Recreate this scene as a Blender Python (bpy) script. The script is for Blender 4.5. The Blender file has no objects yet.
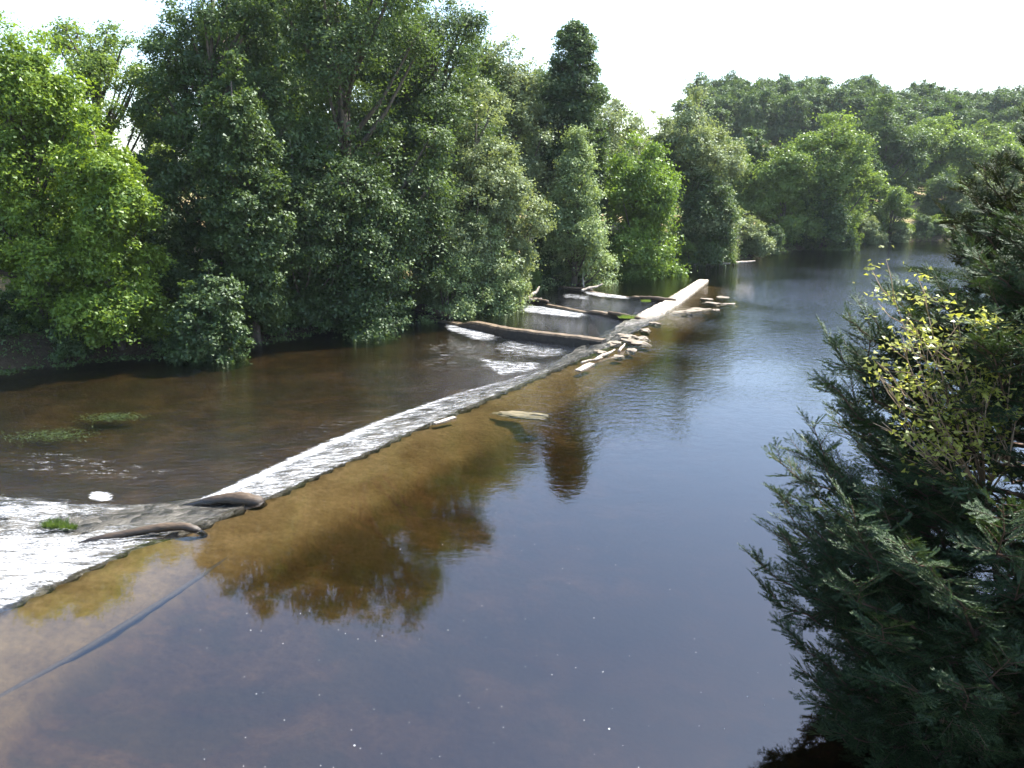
import bpy, math, random
import numpy as np
from mathutils import Vector, noise as mnoise

# ------------------------------------------------------------------ camera, sky, sun, exposure
scene = bpy.context.scene
COL = scene.collection
PITCH = math.radians(14.3)
CAM_H = 10.0
cd = bpy.data.cameras.new('camera'); cam = bpy.data.objects.new('camera', cd); COL.objects.link(cam)
cam.location = (0, 0, CAM_H); cam.rotation_euler = (math.radians(90) - PITCH, 0, 0)
cd.sensor_width = 36; cd.lens = 36 * 800 / 1024; cd.clip_start = 0.1; cd.clip_end = 3000
scene.camera = cam
SUN_EL, SUN_AZ = 57, 52
w = bpy.data.worlds.new("World"); scene.world = w; w.use_nodes = True
n = w.node_tree.nodes; l = w.node_tree.links
sk = n.new('ShaderNodeTexSky'); sk.sky_type = 'NISHITA'; sk.sun_disc = False
sk.sun_elevation = math.radians(SUN_EL); sk.sun_rotation = math.radians(SUN_AZ)
sk.dust_density = 1.3; sk.air_density = 1.0; sk.ozone_density = 1.5; sk.altitude = 50
l.new(sk.outputs[0], n['Background'].inputs[0]); n['Background'].inputs[1].default_value = 0.15
sd = bpy.data.lights.new('sun', 'SUN'); sd.energy = 5.0; sd.angle = math.radians(0.5); sd.color = (1, 0.95, 0.87)
sun = bpy.data.objects.new('sun', sd); COL.objects.link(sun)
sv = Vector((math.sin(math.radians(SUN_AZ)) * math.cos(math.radians(SUN_EL)), math.cos(math.radians(SUN_AZ)) * math.cos(math.radians(SUN_EL)), math.sin(math.radians(SUN_EL))))
sun.rotation_euler = sv.to_track_quat('Z', 'Y').to_euler(); sun.location = (40, 60, 80)
vs = scene.view_settings
vs.view_transform = 'Standard'; vs.look = 'None'; vs.gamma = 1; vs.use_curve_mapping = False
vs.exposure = 1.5
cy = scene.cycles
cy.max_bounces = 8; cy.diffuse_bounces = 3; cy.glossy_bounces = 3; cy.transmission_bounces = 4
cy.transparent_max_bounces = 12; cy.volume_bounces = 0
cy.sample_clamp_indirect = 6; cy.caustics_reflective = False; cy.caustics_refractive = False
cy.use_denoising = True

# ------------------------------------------------------------------ helpers
def ray(px, py):
    a = (px - 512) / 800; b = (384 - py) / 800
    return a, math.cos(PITCH) + b * math.sin(PITCH), -math.sin(PITCH) + b * math.cos(PITCH)
def G(px, py, z=0.0):
    a, dy, dz = ray(px, py); t = (z - CAM_H) / dz
    return (a * t, dy * t)
def D(px, py, Y):
    a, dy, dz = ray(px, py); t = Y / dy
    return Vector((a * t, Y, CAM_H + dz * t))

def link(o, parent=None):
    COL.objects.link(o)
    if parent is not None: o.parent = parent
    return o
def mesh(name, V, F, mats=(), smooth=False, attrs=None, mi=None):
    V = np.asarray(V, dtype=np.float32).reshape(-1, 3)
    me = bpy.data.meshes.new(name)
    if isinstance(F, np.ndarray):
        k = F.shape[1]; nf = len(F)
        me.vertices.add(len(V)); me.vertices.foreach_set('co', V.ravel())
        me.loops.add(nf * k); me.loops.foreach_set('vertex_index', F.astype(np.int32).ravel())
        me.polygons.add(nf); me.polygons.foreach_set('loop_start', np.arange(0, nf * k, k, dtype=np.int32))
        me.update(calc_edges=True)
    else:
        me.from_pydata(V.tolist(), [], F); me.update()
    if smooth: me.polygons.foreach_set('use_smooth', np.ones(len(me.polygons), dtype=bool))
    for m in mats: me.materials.append(m)
    if attrs:
        for an, (dom, arr) in attrs.items():
            at = me.attributes.new(an, 'FLOAT', dom); at.data.foreach_set('value', np.asarray(arr, dtype=np.float32))
    return me
def obj(name, me, parent=None, **props):
    o = bpy.data.objects.new(name, me); link(o, parent)
    for k, v in props.items(): o[k] = v
    return o
def tag(o, label, cat, group=None):
    o['label'] = label; o['category'] = cat
    if group: o['group'] = group
    return o
def empty(name, loc, label=None, cat=None, group=None):
    o = bpy.data.objects.new(name, None); link(o); o.location = loc
    if label: tag(o, label, cat, group)
    return o
def copy_tree(root, loc, rz, sc, label, cat, group=None):
    r = root.copy(); COL.objects.link(r); r.location = loc; r.rotation_euler = (0, 0, rz); r.scale = sc
    tag(r, label, cat, group)
    if not group and 'group' in r: del r['group']
    for ch in list(root.children):
        c = ch.copy(); COL.objects.link(c); c.parent = r
    return r

def tube(V, F, pts, rad, n=6, jit=0.0, rng=None):
    base = len(V); m = len(pts)
    for i, p in enumerate(pts):
        p = Vector(p)
        t = (Vector(pts[min(i + 1, m - 1)]) - Vector(pts[max(i - 1, 0)])).normalized()
        u = t.cross(Vector((0, 0, 1)) if abs(t.z) < 0.9 else Vector((1, 0, 0))).normalized(); v = t.cross(u)
        for k in range(n):
            a = 2 * math.pi * k / n
            r = rad[i] * (1 + (rng.uniform(-jit, jit) if rng else 0))
            V.append(tuple(p + (u * math.cos(a) + v * math.sin(a)) * r))
    for i in range(m - 1):
        for k in range(n):
            a = base + i * n + k; b = base + i * n + (k + 1) % n
            F.append((a, b, b + n, a + n))
    F.append(tuple(base + k for k in range(n))[::-1]); F.append(tuple(base + (m - 1) * n + k for k in range(n)))

def N2(P, s, seed=0.0):
    return np.array([mnoise.noise(Vector((x * s + seed, y * s + seed * 1.7, seed))) for x, y in P])
def sstep(a, b, x):
    t = np.clip((np.asarray(x, float) - a) / (b - a), 0, 1); return t * t * (3 - 2 * t)

def sdist(P, L):
    """signed distance of points to polyline; positive on the right-hand side of its direction"""
    best = np.full(len(P), 1e9); sg = np.ones(len(P)); par = np.zeros(len(P)); acc = 0
    for (ax, ay), (bx, by) in zip(L[:-1], L[1:]):
        d = np.array([bx - ax, by - ay]); L2 = d @ d; ln = math.sqrt(L2)
        q = P - np.array([ax, ay]); t = np.clip((q @ d) / L2, 0, 1)
        r = q - t[:, None] * d; dist = np.hypot(r[:, 0], r[:, 1])
        cr = q[:, 0] * d[1] - q[:, 1] * d[0]
        m = dist < best - 1e-9
        best[m] = dist[m]; sg[m] = np.sign(cr[m]); par[m] = acc + t[m] * ln
        acc += ln
    return best * sg, par

# ------------------------------------------------------------------ materials
def newmat(name):
    m = bpy.data.materials.new(name); m.use_nodes = True
    nt = m.node_tree; nt.nodes.clear()
    out = nt.nodes.new('ShaderNodeOutputMaterial')
    return m, nt, out
class NT:
    def __init__(s, nt): s.nt = nt
    def new(s, t, **kw):
        nd = s.nt.nodes.new(t)
        for k, v in kw.items(): setattr(nd, k, v)
        return nd
    def lk(s, a, b): s.nt.links.new(a, b)
    def noise(s, vec, scale, detail=3, rough=0.55, dist=0):
        nd = s.new('ShaderNodeTexNoise'); nd.inputs['Scale'].default_value = scale; nd.inputs['Detail'].default_value = detail
        nd.inputs['Roughness'].default_value = rough; nd.inputs['Distortion'].default_value = dist
        s.lk(vec, nd.inputs['Vector']); return nd.outputs['Fac']
    def ramp(s, fac, stops):
        nd = s.new('ShaderNodeValToRGB'); el = nd.color_ramp.elements
        while len(el) < len(stops): el.new(0.5)
        for e, (p, c) in zip(el, stops):
            e.position = p; e.color = (c, c, c, 1) if isinstance(c, (int, float)) else (*c, 1)
        s.lk(fac, nd.inputs[0]); return nd.outputs[0]
    def math(s, op, a, b=None, clamp=False):
        nd = s.new('ShaderNodeMath', operation=op); nd.use_clamp = clamp
        for i, x in enumerate((a, b)):
            if x is None: continue
            if isinstance(x, (int, float)): nd.inputs[i].default_value = x
            else: s.lk(x, nd.inputs[i])
        return nd.outputs[0]
    def mapping(s, vec, scale=(1, 1, 1), rot=(0, 0, 0)):
        nd = s.new('ShaderNodeMapping'); nd.inputs['Scale'].default_value = scale; nd.inputs['Rotation'].default_value = rot
        s.lk(vec, nd.inputs['Vector']); return nd.outputs[0]
    def mixc(s, f, a, b):
        nd = s.new('ShaderNodeMix', data_type='RGBA')
        for i, x in ((0, f), (6, a), (7, b)):
            if isinstance(x, (int, float)): nd.inputs[i].default_value = x
            elif isinstance(x, tuple): nd.inputs[i].default_value = (*x, 1)
            else: s.lk(x, nd.inputs[i])
        return nd.outputs[2]
    def bump(s, h, strength, dist):
        nd = s.new('ShaderNodeBump'); nd.inputs['Strength'].default_value = strength; nd.inputs['Distance'].default_value = dist
        s.lk(h, nd.inputs['Height']); return nd.outputs[0]

def leaf_mat(name, dark, light, trans=0.35, gloss=0.07, rough=0.4, tcol=None):
    m, nt, out = newmat(name); t = NT(nt)
    at = t.new('ShaderNodeAttribute', attribute_name='tone')
    c = t.ramp(at.outputs['Fac'], [(0, dark), (1, light)])
    df = t.new('ShaderNodeBsdfDiffuse'); t.lk(c, df.inputs[0])
    tr = t.new('ShaderNodeBsdfTranslucent')
    tc = t.mixc(0.5, c, tcol or tuple(min(1, x * y) for x, y in zip(light, (1.5, 1.5, .6)))); t.lk(tc, tr.inputs[0])
    m1 = t.new('ShaderNodeMixShader'); m1.inputs[0].default_value = trans; t.lk(df.outputs[0], m1.inputs[1]); t.lk(tr.outputs[0], m1.inputs[2])
    gl = t.new('ShaderNodeBsdfGlossy'); gl.inputs['Roughness'].default_value = rough; gl.inputs['Color'].default_value = (.9, 1, .95, 1)
    m2 = t.new('ShaderNodeMixShader'); m2.inputs[0].default_value = gloss; t.lk(m1.outputs[0], m2.inputs[1]); t.lk(gl.outputs[0], m2.inputs[2])
    t.lk(m2.outputs[0], out.inputs[0]); return m
LM = {
    'ash':    leaf_mat('leaf_ash', (.08, .15, .018), (.24, .34, .04), .42, .03),
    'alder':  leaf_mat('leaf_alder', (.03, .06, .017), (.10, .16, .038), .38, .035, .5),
    'oak':    leaf_mat('leaf_oak', (.036, .068, .018), (.115, .175, .04), .40, .035, .5),
    'willow': leaf_mat('leaf_willow', (.10, .14, .05), (.28, .33, .15), .38, .04, .5),
    'maple':  leaf_mat('leaf_maple', (.075, .14, .018), (.20, .30, .04), .38, .03),
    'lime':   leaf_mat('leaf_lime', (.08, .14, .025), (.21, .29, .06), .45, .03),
    'wood':   leaf_mat('leaf_wood', (.035, .07, .02), (.12, .18, .045), .35, .03, .5),
    'yew':    leaf_mat('leaf_yew', (.014, .028, .011), (.058, .095, .03), .18, .025, .5),
    'cyp':    leaf_mat('leaf_cypress', (.016, .026, .008), (.05, .06, .02), .15, .018, .5),
    'sallow': leaf_mat('leaf_sallow', (.11, .16, .06), (.33, .42, .17), .38, .04, .5),
    'gold':   leaf_mat('leaf_gold', (.10, .14, .02), (.55, .55, .13), .5, .03),
}
def bark(name, c1, c2, sc=3.0):
    m, nt, out = newmat(name); t = NT(nt)
    tc = t.new('ShaderNodeTexCoord')
    f = t.noise(t.mapping(tc.outputs['Object'], (sc, sc, sc * .35)), 2.0, 5, .6)
    b = t.new('ShaderNodeBsdfPrincipled'); t.lk(t.ramp(f, [(.35, c1), (.65, c2)]), b.inputs['Base Color']); b.inputs['Roughness'].default_value = .85
    t.lk(t.bump(f, .6, .05), b.inputs['Normal']); t.lk(b.outputs[0], out.inputs[0]); return m
BARK = bark('bark_grey_brown', (.05, .04, .03), (.16, .13, .10))
BARK_Y = bark('bark_red_brown', (.05, .028, .018), (.13, .075, .05))
TWIG = bark('twig_pale', (.22, .15, .09), (.42, .32, .22))
DRIFT = bark('driftwood_bleached', (.24, .19, .14), (.56, .49, .41), 4)
def logmat(name, wet, dry):
    m, nt, out = newmat(name); t = NT(nt)
    tc = t.new('ShaderNodeTexCoord'); f = t.noise(t.mapping(tc.outputs['Object'], (1.2, 5, 5)), 2.5, 6, .65)
    f2 = t.noise(tc.outputs['Object'], 1.1, 4)
    geo = t.new('ShaderNodeNewGeometry'); sp = t.new('ShaderNodeSeparateXYZ'); t.lk(geo.outputs['Position'], sp.inputs[0])
    z = t.math('ADD', sp.outputs['Z'], t.math('MULTIPLY', t.math('SUBTRACT', f2, .5), .25))
    k = t.ramp(t.math('MULTIPLY', t.math('SUBTRACT', z, -.02), 4.0), [(0, 0.0), (1, 1.0)])   # the water line: soaked and slimy below
    c = t.mixc(k, t.ramp(f, [(.3, wet[0]), (.7, wet[1])]), t.ramp(f, [(.3, dry[0]), (.7, dry[1])]))
    b = t.new('ShaderNodeBsdfPrincipled'); t.lk(c, b.inputs['Base Color']); t.lk(t.math('ADD', t.math('MULTIPLY', k, .45), .25), b.inputs['Roughness'])
    t.lk(t.bump(f, .7, .04), b.inputs['Normal']); t.lk(b.outputs[0], out.inputs[0]); return m
LOGM = logmat('soaked_timber', ((.010, .008, .005), (.03, .022, .015)), ((.03, .02, .012), (.13, .085, .048)))

def water_mat(name, ripple, F0=.13):
    m, nt, out = newmat(name); t = NT(nt)
    tc = t.new('ShaderNodeTexCoord'); P = tc.outputs['Object']
    big = t.noise(P, .045, 2)
    gate = t.ramp(big, [(.42, .06), (.62, 1.0)])
    if ripple == 'calm':
        sp = t.new('ShaderNodeSeparateXYZ'); t.lk(P, sp.inputs[0])
        far = t.ramp(t.math('DIVIDE', sp.outputs['Y'], 130), [(.13, .015), (.22, .08), (.32, .6), (.5, 1), (1, 1)])
        r1 = t.noise(t.mapping(P, (1, 1.5, 1), (0, 0, .5)), 1.6, 3, .5, .3)
        r2 = t.noise(t.mapping(P, (1, 1.6, 1), (0, 0, -.3)), 5.5, 2, .5)
        h = t.math('ADD', t.math('MULTIPLY', r1, 1.5), t.math('MULTIPLY', r2, .6))
        h = t.math('MULTIPLY', h, t.math('MULTIPLY', far, t.math('ADD', gate, .15)))
        slow = t.noise(t.mapping(P, (.3, .5, 1)), .9, 2)
        h = t.math('ADD', h, t.math('MULTIPLY', slow, .035))
        nrm = t.bump(h, 1.0, .065)
    else:
        r1 = t.noise(t.mapping(P, (.7, 1.6, 1), (0, 0, -.2)), 2.2, 4, .6, .5)
        r2 = t.noise(t.mapping(P, (1, 2, 1)), 7, 3, .6)
        h = t.math('ADD', t.math('MULTIPLY', r1, 1.0), t.math('MULTIPLY', r2, .4))
        nrm = t.bump(t.math('MULTIPLY', h, t.math('ADD', t.math('MULTIPLY', gate, .7), .5)), 1.0, .11)
    geo = t.new('ShaderNodeNewGeometry'); dt = t.new('ShaderNodeVectorMath', operation='DOT_PRODUCT'); t.lk(geo.outputs['Incoming'], dt.inputs[0]); t.lk(nrm, dt.inputs[1])
    c5 = t.math('POWER', t.math('SUBTRACT', 1.0, t.math('ABSOLUTE', dt.outputs['Value']), True), 5.0)      # Schlick reflectance, the same from above and below
    fres = t.math('ADD', t.math('MULTIPLY', c5, 1 - F0), F0)
    gl = t.new('ShaderNodeBsdfGlossy'); gl.inputs['Roughness'].default_value = .03 if ripple == 'calm' else .05; t.lk(nrm, gl.inputs['Normal'])
    tp = t.new('ShaderNodeBsdfTransparent')
    mx = t.new('ShaderNodeMixShader'); t.lk(fres, mx.inputs[0]); t.lk(tp.outputs[0], mx.inputs[1]); t.lk(gl.outputs[0], mx.inputs[2])
    t.lk(mx.outputs[0], out.inputs[0])
    ab = t.new('ShaderNodeVolumeAbsorption'); ab.inputs['Color'].default_value = (.50, .43, .25, 1) if ripple == 'calm' else (.45, .42, .27, 1); ab.inputs['Density'].default_value = .8 if ripple == 'calm' else 1.15
    t.lk(ab.outputs[0], out.inputs['Volume'])
    return m
WCALM = water_mat('water_calm', 'calm'); WRIF = water_mat('water_riffle', 'riffle')

def foam_mat():
    m, nt, out = newmat('white_water_foam'); t = NT(nt)
    tc = t.new('ShaderNodeTexCoord'); P = tc.outputs['Object']
    at = t.new('ShaderNodeAttribute', attribute_name='dens')
    f1 = t.noise(t.mapping(P, (.5, 1.8, 1), (0, 0, .42)), 2.6, 6, .75, .5)
    f2 = t.noise(t.mapping(P, (.7, 2.0, 1), (0, 0, .42)), 15, 3, .7)
    f = t.math('ADD', t.math('MULTIPLY', f1, .62), t.math('MULTIPLY', f2, .38))
    a = t.math('SUBTRACT', t.math('ADD', f, t.math('MULTIPLY', at.outputs['Fac'], .45)), .73)
    a = t.ramp(a, [(.0, 0.0), (.26, 1.0)])
    b = t.new('ShaderNodeBsdfDiffuse'); b.inputs[0].default_value = (.78, .80, .82, 1)
    t.lk(t.bump(f, .8, .08), b.inputs['Normal'])
    tp = t.new('ShaderNodeBsdfTransparent')
    mx = t.new('ShaderNodeMixShader'); t.lk(a, mx.inputs[0]); t.lk(tp.outputs[0], mx.inputs[1]); t.lk(b.outputs[0], mx.inputs[2])
    t.lk(mx.outputs[0], out.inputs[0]); return m
FOAM = foam_mat()

# ------------------------------------------------------------------ river lines (metres)
Z_LOW, Z_AB, Z_BC = -0.45, -0.17, -0.08
crest_px = [(0, 605), (60, 577), (130, 545), (200, 522), (262, 497), (330, 466), (410, 430), (470, 405), (540, 375), (600, 350), (640, 328), (680, 303), (708, 281)]
toe_px = [(0, 492), (60, 500), (120, 503), (190, 500), (250, 477), (310, 452), (380, 423), (450, 400), (520, 378), (572, 352), (616, 330)]
CREST = [(-16, -30), (-14.2, 0)] + [G(*p) for p in crest_px]
TOE = [(-24, -28), (-21, 0)] + [G(*p, Z_LOW) for p in toe_px] + [(12.6, 67.6), (18.9, 82.3)]
LBANK = [(-160, -120), (-110, -50), (-80, -5), (-55, 22), (-38, 37)] + [G(*p) for p in [(0, 365), (100, 352), (200, 345), (300, 328), (400, 308), (480, 296), (540, 284), (620, 275), (690, 265), (740, 260), (800, 250), (870, 243), (960, 240), (1024, 238)]] + [(130, 158), (200, 172), (420, 200)]
RBANK = [(-40, -120), (-25, -50), (-6, -15), (6, 3), (8, 9), (9, 14), (14, 19), (26, 31), (45, 54), (75, 88), (105, 112), (150, 128), (220, 142), (420, 165)]

def bank_d(P):
    dl, _ = sdist(P, LBANK); dr, _ = sdist(P, RBANK)
    return -dl, dr          # >0 means on land
def land_z(P):
    P = np.asarray(P, float).reshape(-1, 2)
    a, b = bank_d(P)
    hl = np.interp(a, [-9, -3, -.6, 0, .7, 2, 6, 12, 22, 45, 90, 160, 400, 900], [-3.6, -2.6, -1.1, -.35, .35, .9, 1.7, 3.2, 5.6, 9.2, 12, 14, 18, 20])
    hr = np.interp(b, [-7, -2, -.5, 0, .7, 2, 6, 15, 40, 120, 400, 900], [-3.6, -2.6, -1.1, -.35, .4, .9, 1.6, 2.4, 3.5, 8, 14, 18])
    h = np.where(a > 0, hl, np.where(b > 0, hr, np.maximum(hl, hr)))
    x, y = P[:, 0], P[:, 1]
    hill = 17 * sstep(45, 190, a) * sstep(20, 110, x) * (a > 0)
    und = .35 * np.sin(x * .21 + 1) * np.sin(y * .17) * sstep(1, 8, np.maximum(a, b))
    return h + hill + und
def LZ(x, y): return float(land_z([(x, y)])[0])

# ------------------------------------------------------------------ terrain, bed, water
def grid(xs, ys):
    X, Y = np.meshgrid(xs, ys); P = np.stack([X.ravel(), Y.ravel()], 1)
    nx, ny = len(xs), len(ys); i = np.arange(nx - 1)[None, :] + nx * np.arange(ny - 1)[:, None]; i = i.ravel()
    return P, np.stack([i, i + 1, i + 1 + nx, i + nx], 1)
def terrain_mat():
    m, nt, out = newmat('meadow_and_bank'); t = NT(nt)
    tc = t.new('ShaderNodeTexCoord'); P = tc.outputs['Object']
    at = t.new('ShaderNodeAttribute', attribute_name='bank')
    f = t.noise(P, .12, 5, .6); g = t.noise(P, 2.5, 5, .7)
    dry = t.ramp(g, [(.3, (.22, .17, .08)), (.7, (.42, .34, .19))])
    grs = t.ramp(g, [(.3, (.045, .075, .02)), (.7, (.10, .14, .04))])
    c = t.mixc(t.ramp(f, [(.42, 0.0), (.52, 1.0)]), grs, dry)
    mud = t.ramp(g, [(.3, (.03, .022, .014)), (.7, (.085, .065, .04))])
    c = t.mixc(t.ramp(at.outputs['Fac'], [(0.0, 0.0), (.6, 1.0)]), mud, c)
    b = t.new('ShaderNodeBsdfPrincipled'); t.lk(c, b.inputs['Base Color']); b.inputs['Roughness'].default_value = .95
    b.inputs['Specular IOR Level'].default_value = .1
    t.lk(t.bump(g, .8, .2), b.inputs['Normal']); t.lk(b.outputs[0], out.inputs[0]); return m
def axis(a, b, dense_a, dense_b, d, D_):
    L = [dense_a]
    while L[-1] < dense_b: L.append(L[-1] + d)
    s = d
    while L[-1] < b: s = min(s * 1.12, D_); L.append(L[-1] + s)
    s = d
    while L[0] > a: s = min(s * 1.12, D_); L.insert(0, L[0] - s)
    return np.array(L)
P, F = grid(axis(-1500, 1600, -60, 110, 1.3, 60), axis(-500, 2200, -5, 150, 1.3, 60))
z = land_z(P); a_, b_ = bank_d(P); dd = np.maximum(a_, b_)
z = z + .12 * N2(P, .7) * (dd > -1)
obj('ground', mesh('ground', np.c_[P, z], F, [terrain_mat()], True, {'bank': ('POINT', np.clip((dd - 2) / 6, 0, 1))}), kind='structure')

def bed_mat():
    m, nt, out = newmat('river_bed_stones_and_silt'); t = NT(nt)
    tc = t.new('ShaderNodeTexCoord'); P = tc.outputs['Object']
    at = t.new('ShaderNodeAttribute', attribute_name='rough')
    sand = t.ramp(t.math('ADD', t.math('MULTIPLY', t.noise(P, .55, 5, .6, .5), .6), t.math('MULTIPLY', t.noise(P, 4, 4, .7), .4)), [(.32, (.075, .05, .022)), (.5, (.125, .090, .042)), (.68, (.19, .14, .07))])
    peb = t.new('ShaderNodeTexVoronoi', feature='SMOOTH_F1'); peb.inputs['Scale'].default_value = 5.5; peb.inputs['Randomness'].default_value = 1; t.lk(P, peb.inputs['Vector'])
    mot = t.math('ADD', t.math('MULTIPLY', t.noise(P, .8, 5, .62, .4), .7), t.math('MULTIPLY', t.noise(P, 6, 4, .7), .3))
    stones = t.ramp(mot, [(.32, (.05, .035, .02)), (.5, (.10, .068, .036)), (.68, (.17, .115, .06))])
    weed = t.ramp(t.noise(t.mapping(P, (.5, 1.1, 1), (0, 0, .6)), .55, 6, .65, .8), [(.47, 0.0), (.56, 1.0)])
    c = t.mixc(at.outputs['Fac'], sand, stones)
    c = t.mixc(t.math('MULTIPLY', weed, t.math('MULTIPLY', at.outputs['Fac'], .6)), c, (.055, .05, .02))
    b = t.new('ShaderNodeBsdfDiffuse'); t.lk(c, b.inputs[0])
    t.lk(t.bump(t.math('ADD', t.noise(P, 3, 5), t.math('MULTIPLY', peb.outputs['Distance'], -.5)), .6, .12), b.inputs['Normal'])
    t.lk(b.outputs[0], out.inputs[0]); return m
P, F = grid(np.arange(-52, 60, .33), np.arange(-4, 100, .33))
s, _ = sdist(P, CREST)
n1, n2 = N2(P, .35), N2(P, 1.3, 5)
up = np.interp(s, [0, .4, 2.7, 2.95, 6, 12, 22, 40], [-.14, -.24, -.55, -.98, -1.25, -2.0, -3.1, -3.8])
rg = sstep(2.7, 3.0, s)
up = up + rg * (.22 * n1 + .10 * n2) + .03 * n1
dn = -.92 + .10 * n1 + .07 * n2
a_, _b = bank_d(P)
zz = np.where(s > 0, up, dn)
zz = np.where((P[:, 1] > 80) & (s > -2), np.minimum(-.7 - (P[:, 1] - 80) * .05, zz), zz)
obj('river_bed', mesh('river_bed', np.c_[P, zz], F, [bed_mat()], True, {'rough': ('POINT', np.where(s > 0, rg, 1.0))}), kind='structure')

def prism(name, poly, ztop, zbot, mat):
    k = len(poly)
    V = [(x, y, ztop) for x, y in poly] + [(x, y, zbot) for x, y in poly]
    Fc = [tuple(range(k)), tuple(range(2 * k - 1, k - 1, -1))] + [(i, i + k, (i + 1) % k + k, (i + 1) % k) for i in range(k)]
    me = mesh(name, V, Fc, [mat]); import bmesh
    bm = bmesh.new(); bm.from_mesh(me); bmesh.ops.triangulate(bm, faces=[f for f in bm.faces if len(f.verts) > 4]); bmesh.ops.recalc_face_normals(bm, faces=bm.faces); bm.to_mesh(me); bm.free()
    o = obj(name, me, kind='structure'); return o
# cross walls: A (near), B, C (far): from the bank to the weir
WA = [G(385, 300), G(440, 316), G(510, 330), G(604, 341)]
WB = [G(500, 292), G(530, 299), G(590, 311), G(645, 320)]
WC = [G(560, 287), G(590, 291), G(640, 298), G(680, 303)]
BL = (-200, 90)
mid = [((c[0] + t_[0]) / 2, (c[1] + t_[1]) / 2) for c, t_ in zip(CREST, TOE)]
iA, iB, iC = 11, 12, 13
upper = [(-17, -115)] + CREST[:iC + 1] + WC[::-1][1:] + [(-6, 92), (-30, 110), (60, 260), (450, 330), (450, -115)]
prism('upper_river_water', upper, 0.0, -5, WCALM)
lower = [(-18, -115)] + mid[:iA] + WA[::-1] + [(-20, 75), (-200, 75), (-200, -115)]
prism('lower_river_water', lower, Z_LOW, -5, WRIF)
prism('near_pool_water', WA + [mid[iA], mid[iB]] + WB[::-1] + [(-12, 82), (-16, 75)], Z_AB, -5, WRIF)
prism('far_pool_water', WB + [mid[iB + 0]] + WC[::-1] + [(-4, 88), (-8, 82)], Z_BC, -5, WRIF)

# ------------------------------------------------------------------ weir
def resample(L, nseg):
    L = np.array(L); d = np.r_[0, np.cumsum(np.hypot(*np.diff(L, axis=0).T))]; u = np.linspace(0, d[-1], nseg)
    return np.c_[np.interp(u, d, L[:, 0]), np.interp(u, d, L[:, 1])]
def weir_mat():
    m, nt, out = newmat('weir_masonry'); t = NT(nt)
    tc = t.new('ShaderNodeTexCoord'); P = tc.outputs['Object']
    wet = t.new('ShaderNodeAttribute', attribute_name='wet')
    v = t.new('ShaderNodeTexVoronoi'); v.inputs['Scale'].default_value = 2.6; t.lk(P, v.inputs['Vector'])
    sc = t.new('ShaderNodeSeparateColor'); t.lk(v.outputs['Color'], sc.inputs[0])
    g = t.noise(P, 4, 6, .7)
    dry = t.ramp(t.math('ADD', t.math('MULTIPLY', g, .8), t.math('MULTIPLY', sc.outputs[0], .25)), [(.3, (.34, .29, .22)), (.7, (.62, .55, .45))])
    wt = t.ramp(t.math('ADD', t.math('MULTIPLY', g, .6), t.math('MULTIPLY', sc.outputs[1], .4)), [(.3, (.02, .02, .016)), (.75, (.12, .11, .09))])
    c = t.mixc(wet.outputs['Fac'], dry, wt)
    b = t.new('ShaderNodeBsdfPrincipled'); t.lk(c, b.inputs['Base Color']); t.lk(t.math('SUBTRACT', .9, t.math('MULTIPLY', wet.outputs['Fac'], .65)), b.inputs['Roughness'])
    t.lk(t.bump(t.math('ADD', g, t.math('MULTIPLY', v.outputs['Distance'], -.8)), .9, .12), b.inputs['Normal'])
    t.lk(b.outputs[0], out.inputs[0]); return m
WEIRM = weir_mat()
NS, NT_ = 420, 14
cr = resample(CREST, NS); to = resample(TOE, NS)
# pair crest and toe by nearest station
rs = random.Random(3)
V = []; wetv = []; foam = []
for i in range(NS):
    c = cr[i]; t_ = to[i]
    y = c[1]
    zc = np.interp(y, [0, 20, 32, 42, 48, 55, 68, 85], [-.10, -.09, -.07, -.01, .04, .08, .14, .16])
    zt = np.interp(y, [0, 47, 52, 60, 70, 85], [Z_LOW - .12, Z_LOW - .12, -.3, -.15, -.05, -.02])
    up_ = c + (c - t_) / (np.hypot(*(c - t_)) + 1e-6) * .1
    for j in range(NT_ + 1):
        f = j / NT_
        if j == 0: p = up_; zz_ = -3.5
        elif j == 1: p = up_ * .6 + c * .4; zz_ = zc - .12
        else:
            g = (j - 2) / (NT_ - 2); p = c * (1 - g) + t_ * g; zz_ = zc * (1 - g) + zt * g
            if y > 57: zz_ = zc - .03 * g if g < .8 else zc - .2
        q = Vector((p[0], p[1], 0))
        nz = mnoise.noise(q * 1.6) * .08 + mnoise.noise(q * 4.2) * .06
        k = 1 if j > 1 else 0
        V.append((p[0] + (.22 * mnoise.noise(q * 1.1 + Vector((9, 0, 0))) + .07 * mnoise.noise(q * 3.1 + Vector((5, 0, 0)))) * (.25 if y < 34 else 1 if y < 58 else .6), p[1], zz_ + nz * k * (0.6 if y < 57 else .35)))
        wetv.append(float(1 - sstep(56, 64, y)))
    q = to[i]; V.append((q[0], q[1], -3.5)); wetv.append(1)
w_ = NT_ + 2
Fw = [(i * w_ + j, i * w_ + j + 1, (i + 1) * w_ + j + 1, (i + 1) * w_ + j) for i in range(NS - 1) for j in range(w_ - 1)] + [(i * w_ + w_ - 1, i * w_, (i + 1) * w_, (i + 1) * w_ + w_ - 1) for i in range(NS - 1)]
Fw += [tuple(range(w_ - 1, -1, -1)), tuple((NS - 1) * w_ + k for k in range(w_))]
weir = empty('weir', (0, 40, 0), 'long low diagonal stone weir running across the river', 'weir')
def local(V, o): V = np.array(V, dtype=np.float32).reshape(-1, 3); return V - np.array(o, dtype=np.float32)
obj('apron', mesh('weir_apron', local(V, (0, 40, 0)), Fw, [WEIRM], False, {'wet': ('POINT', wetv)}), weir)

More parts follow.
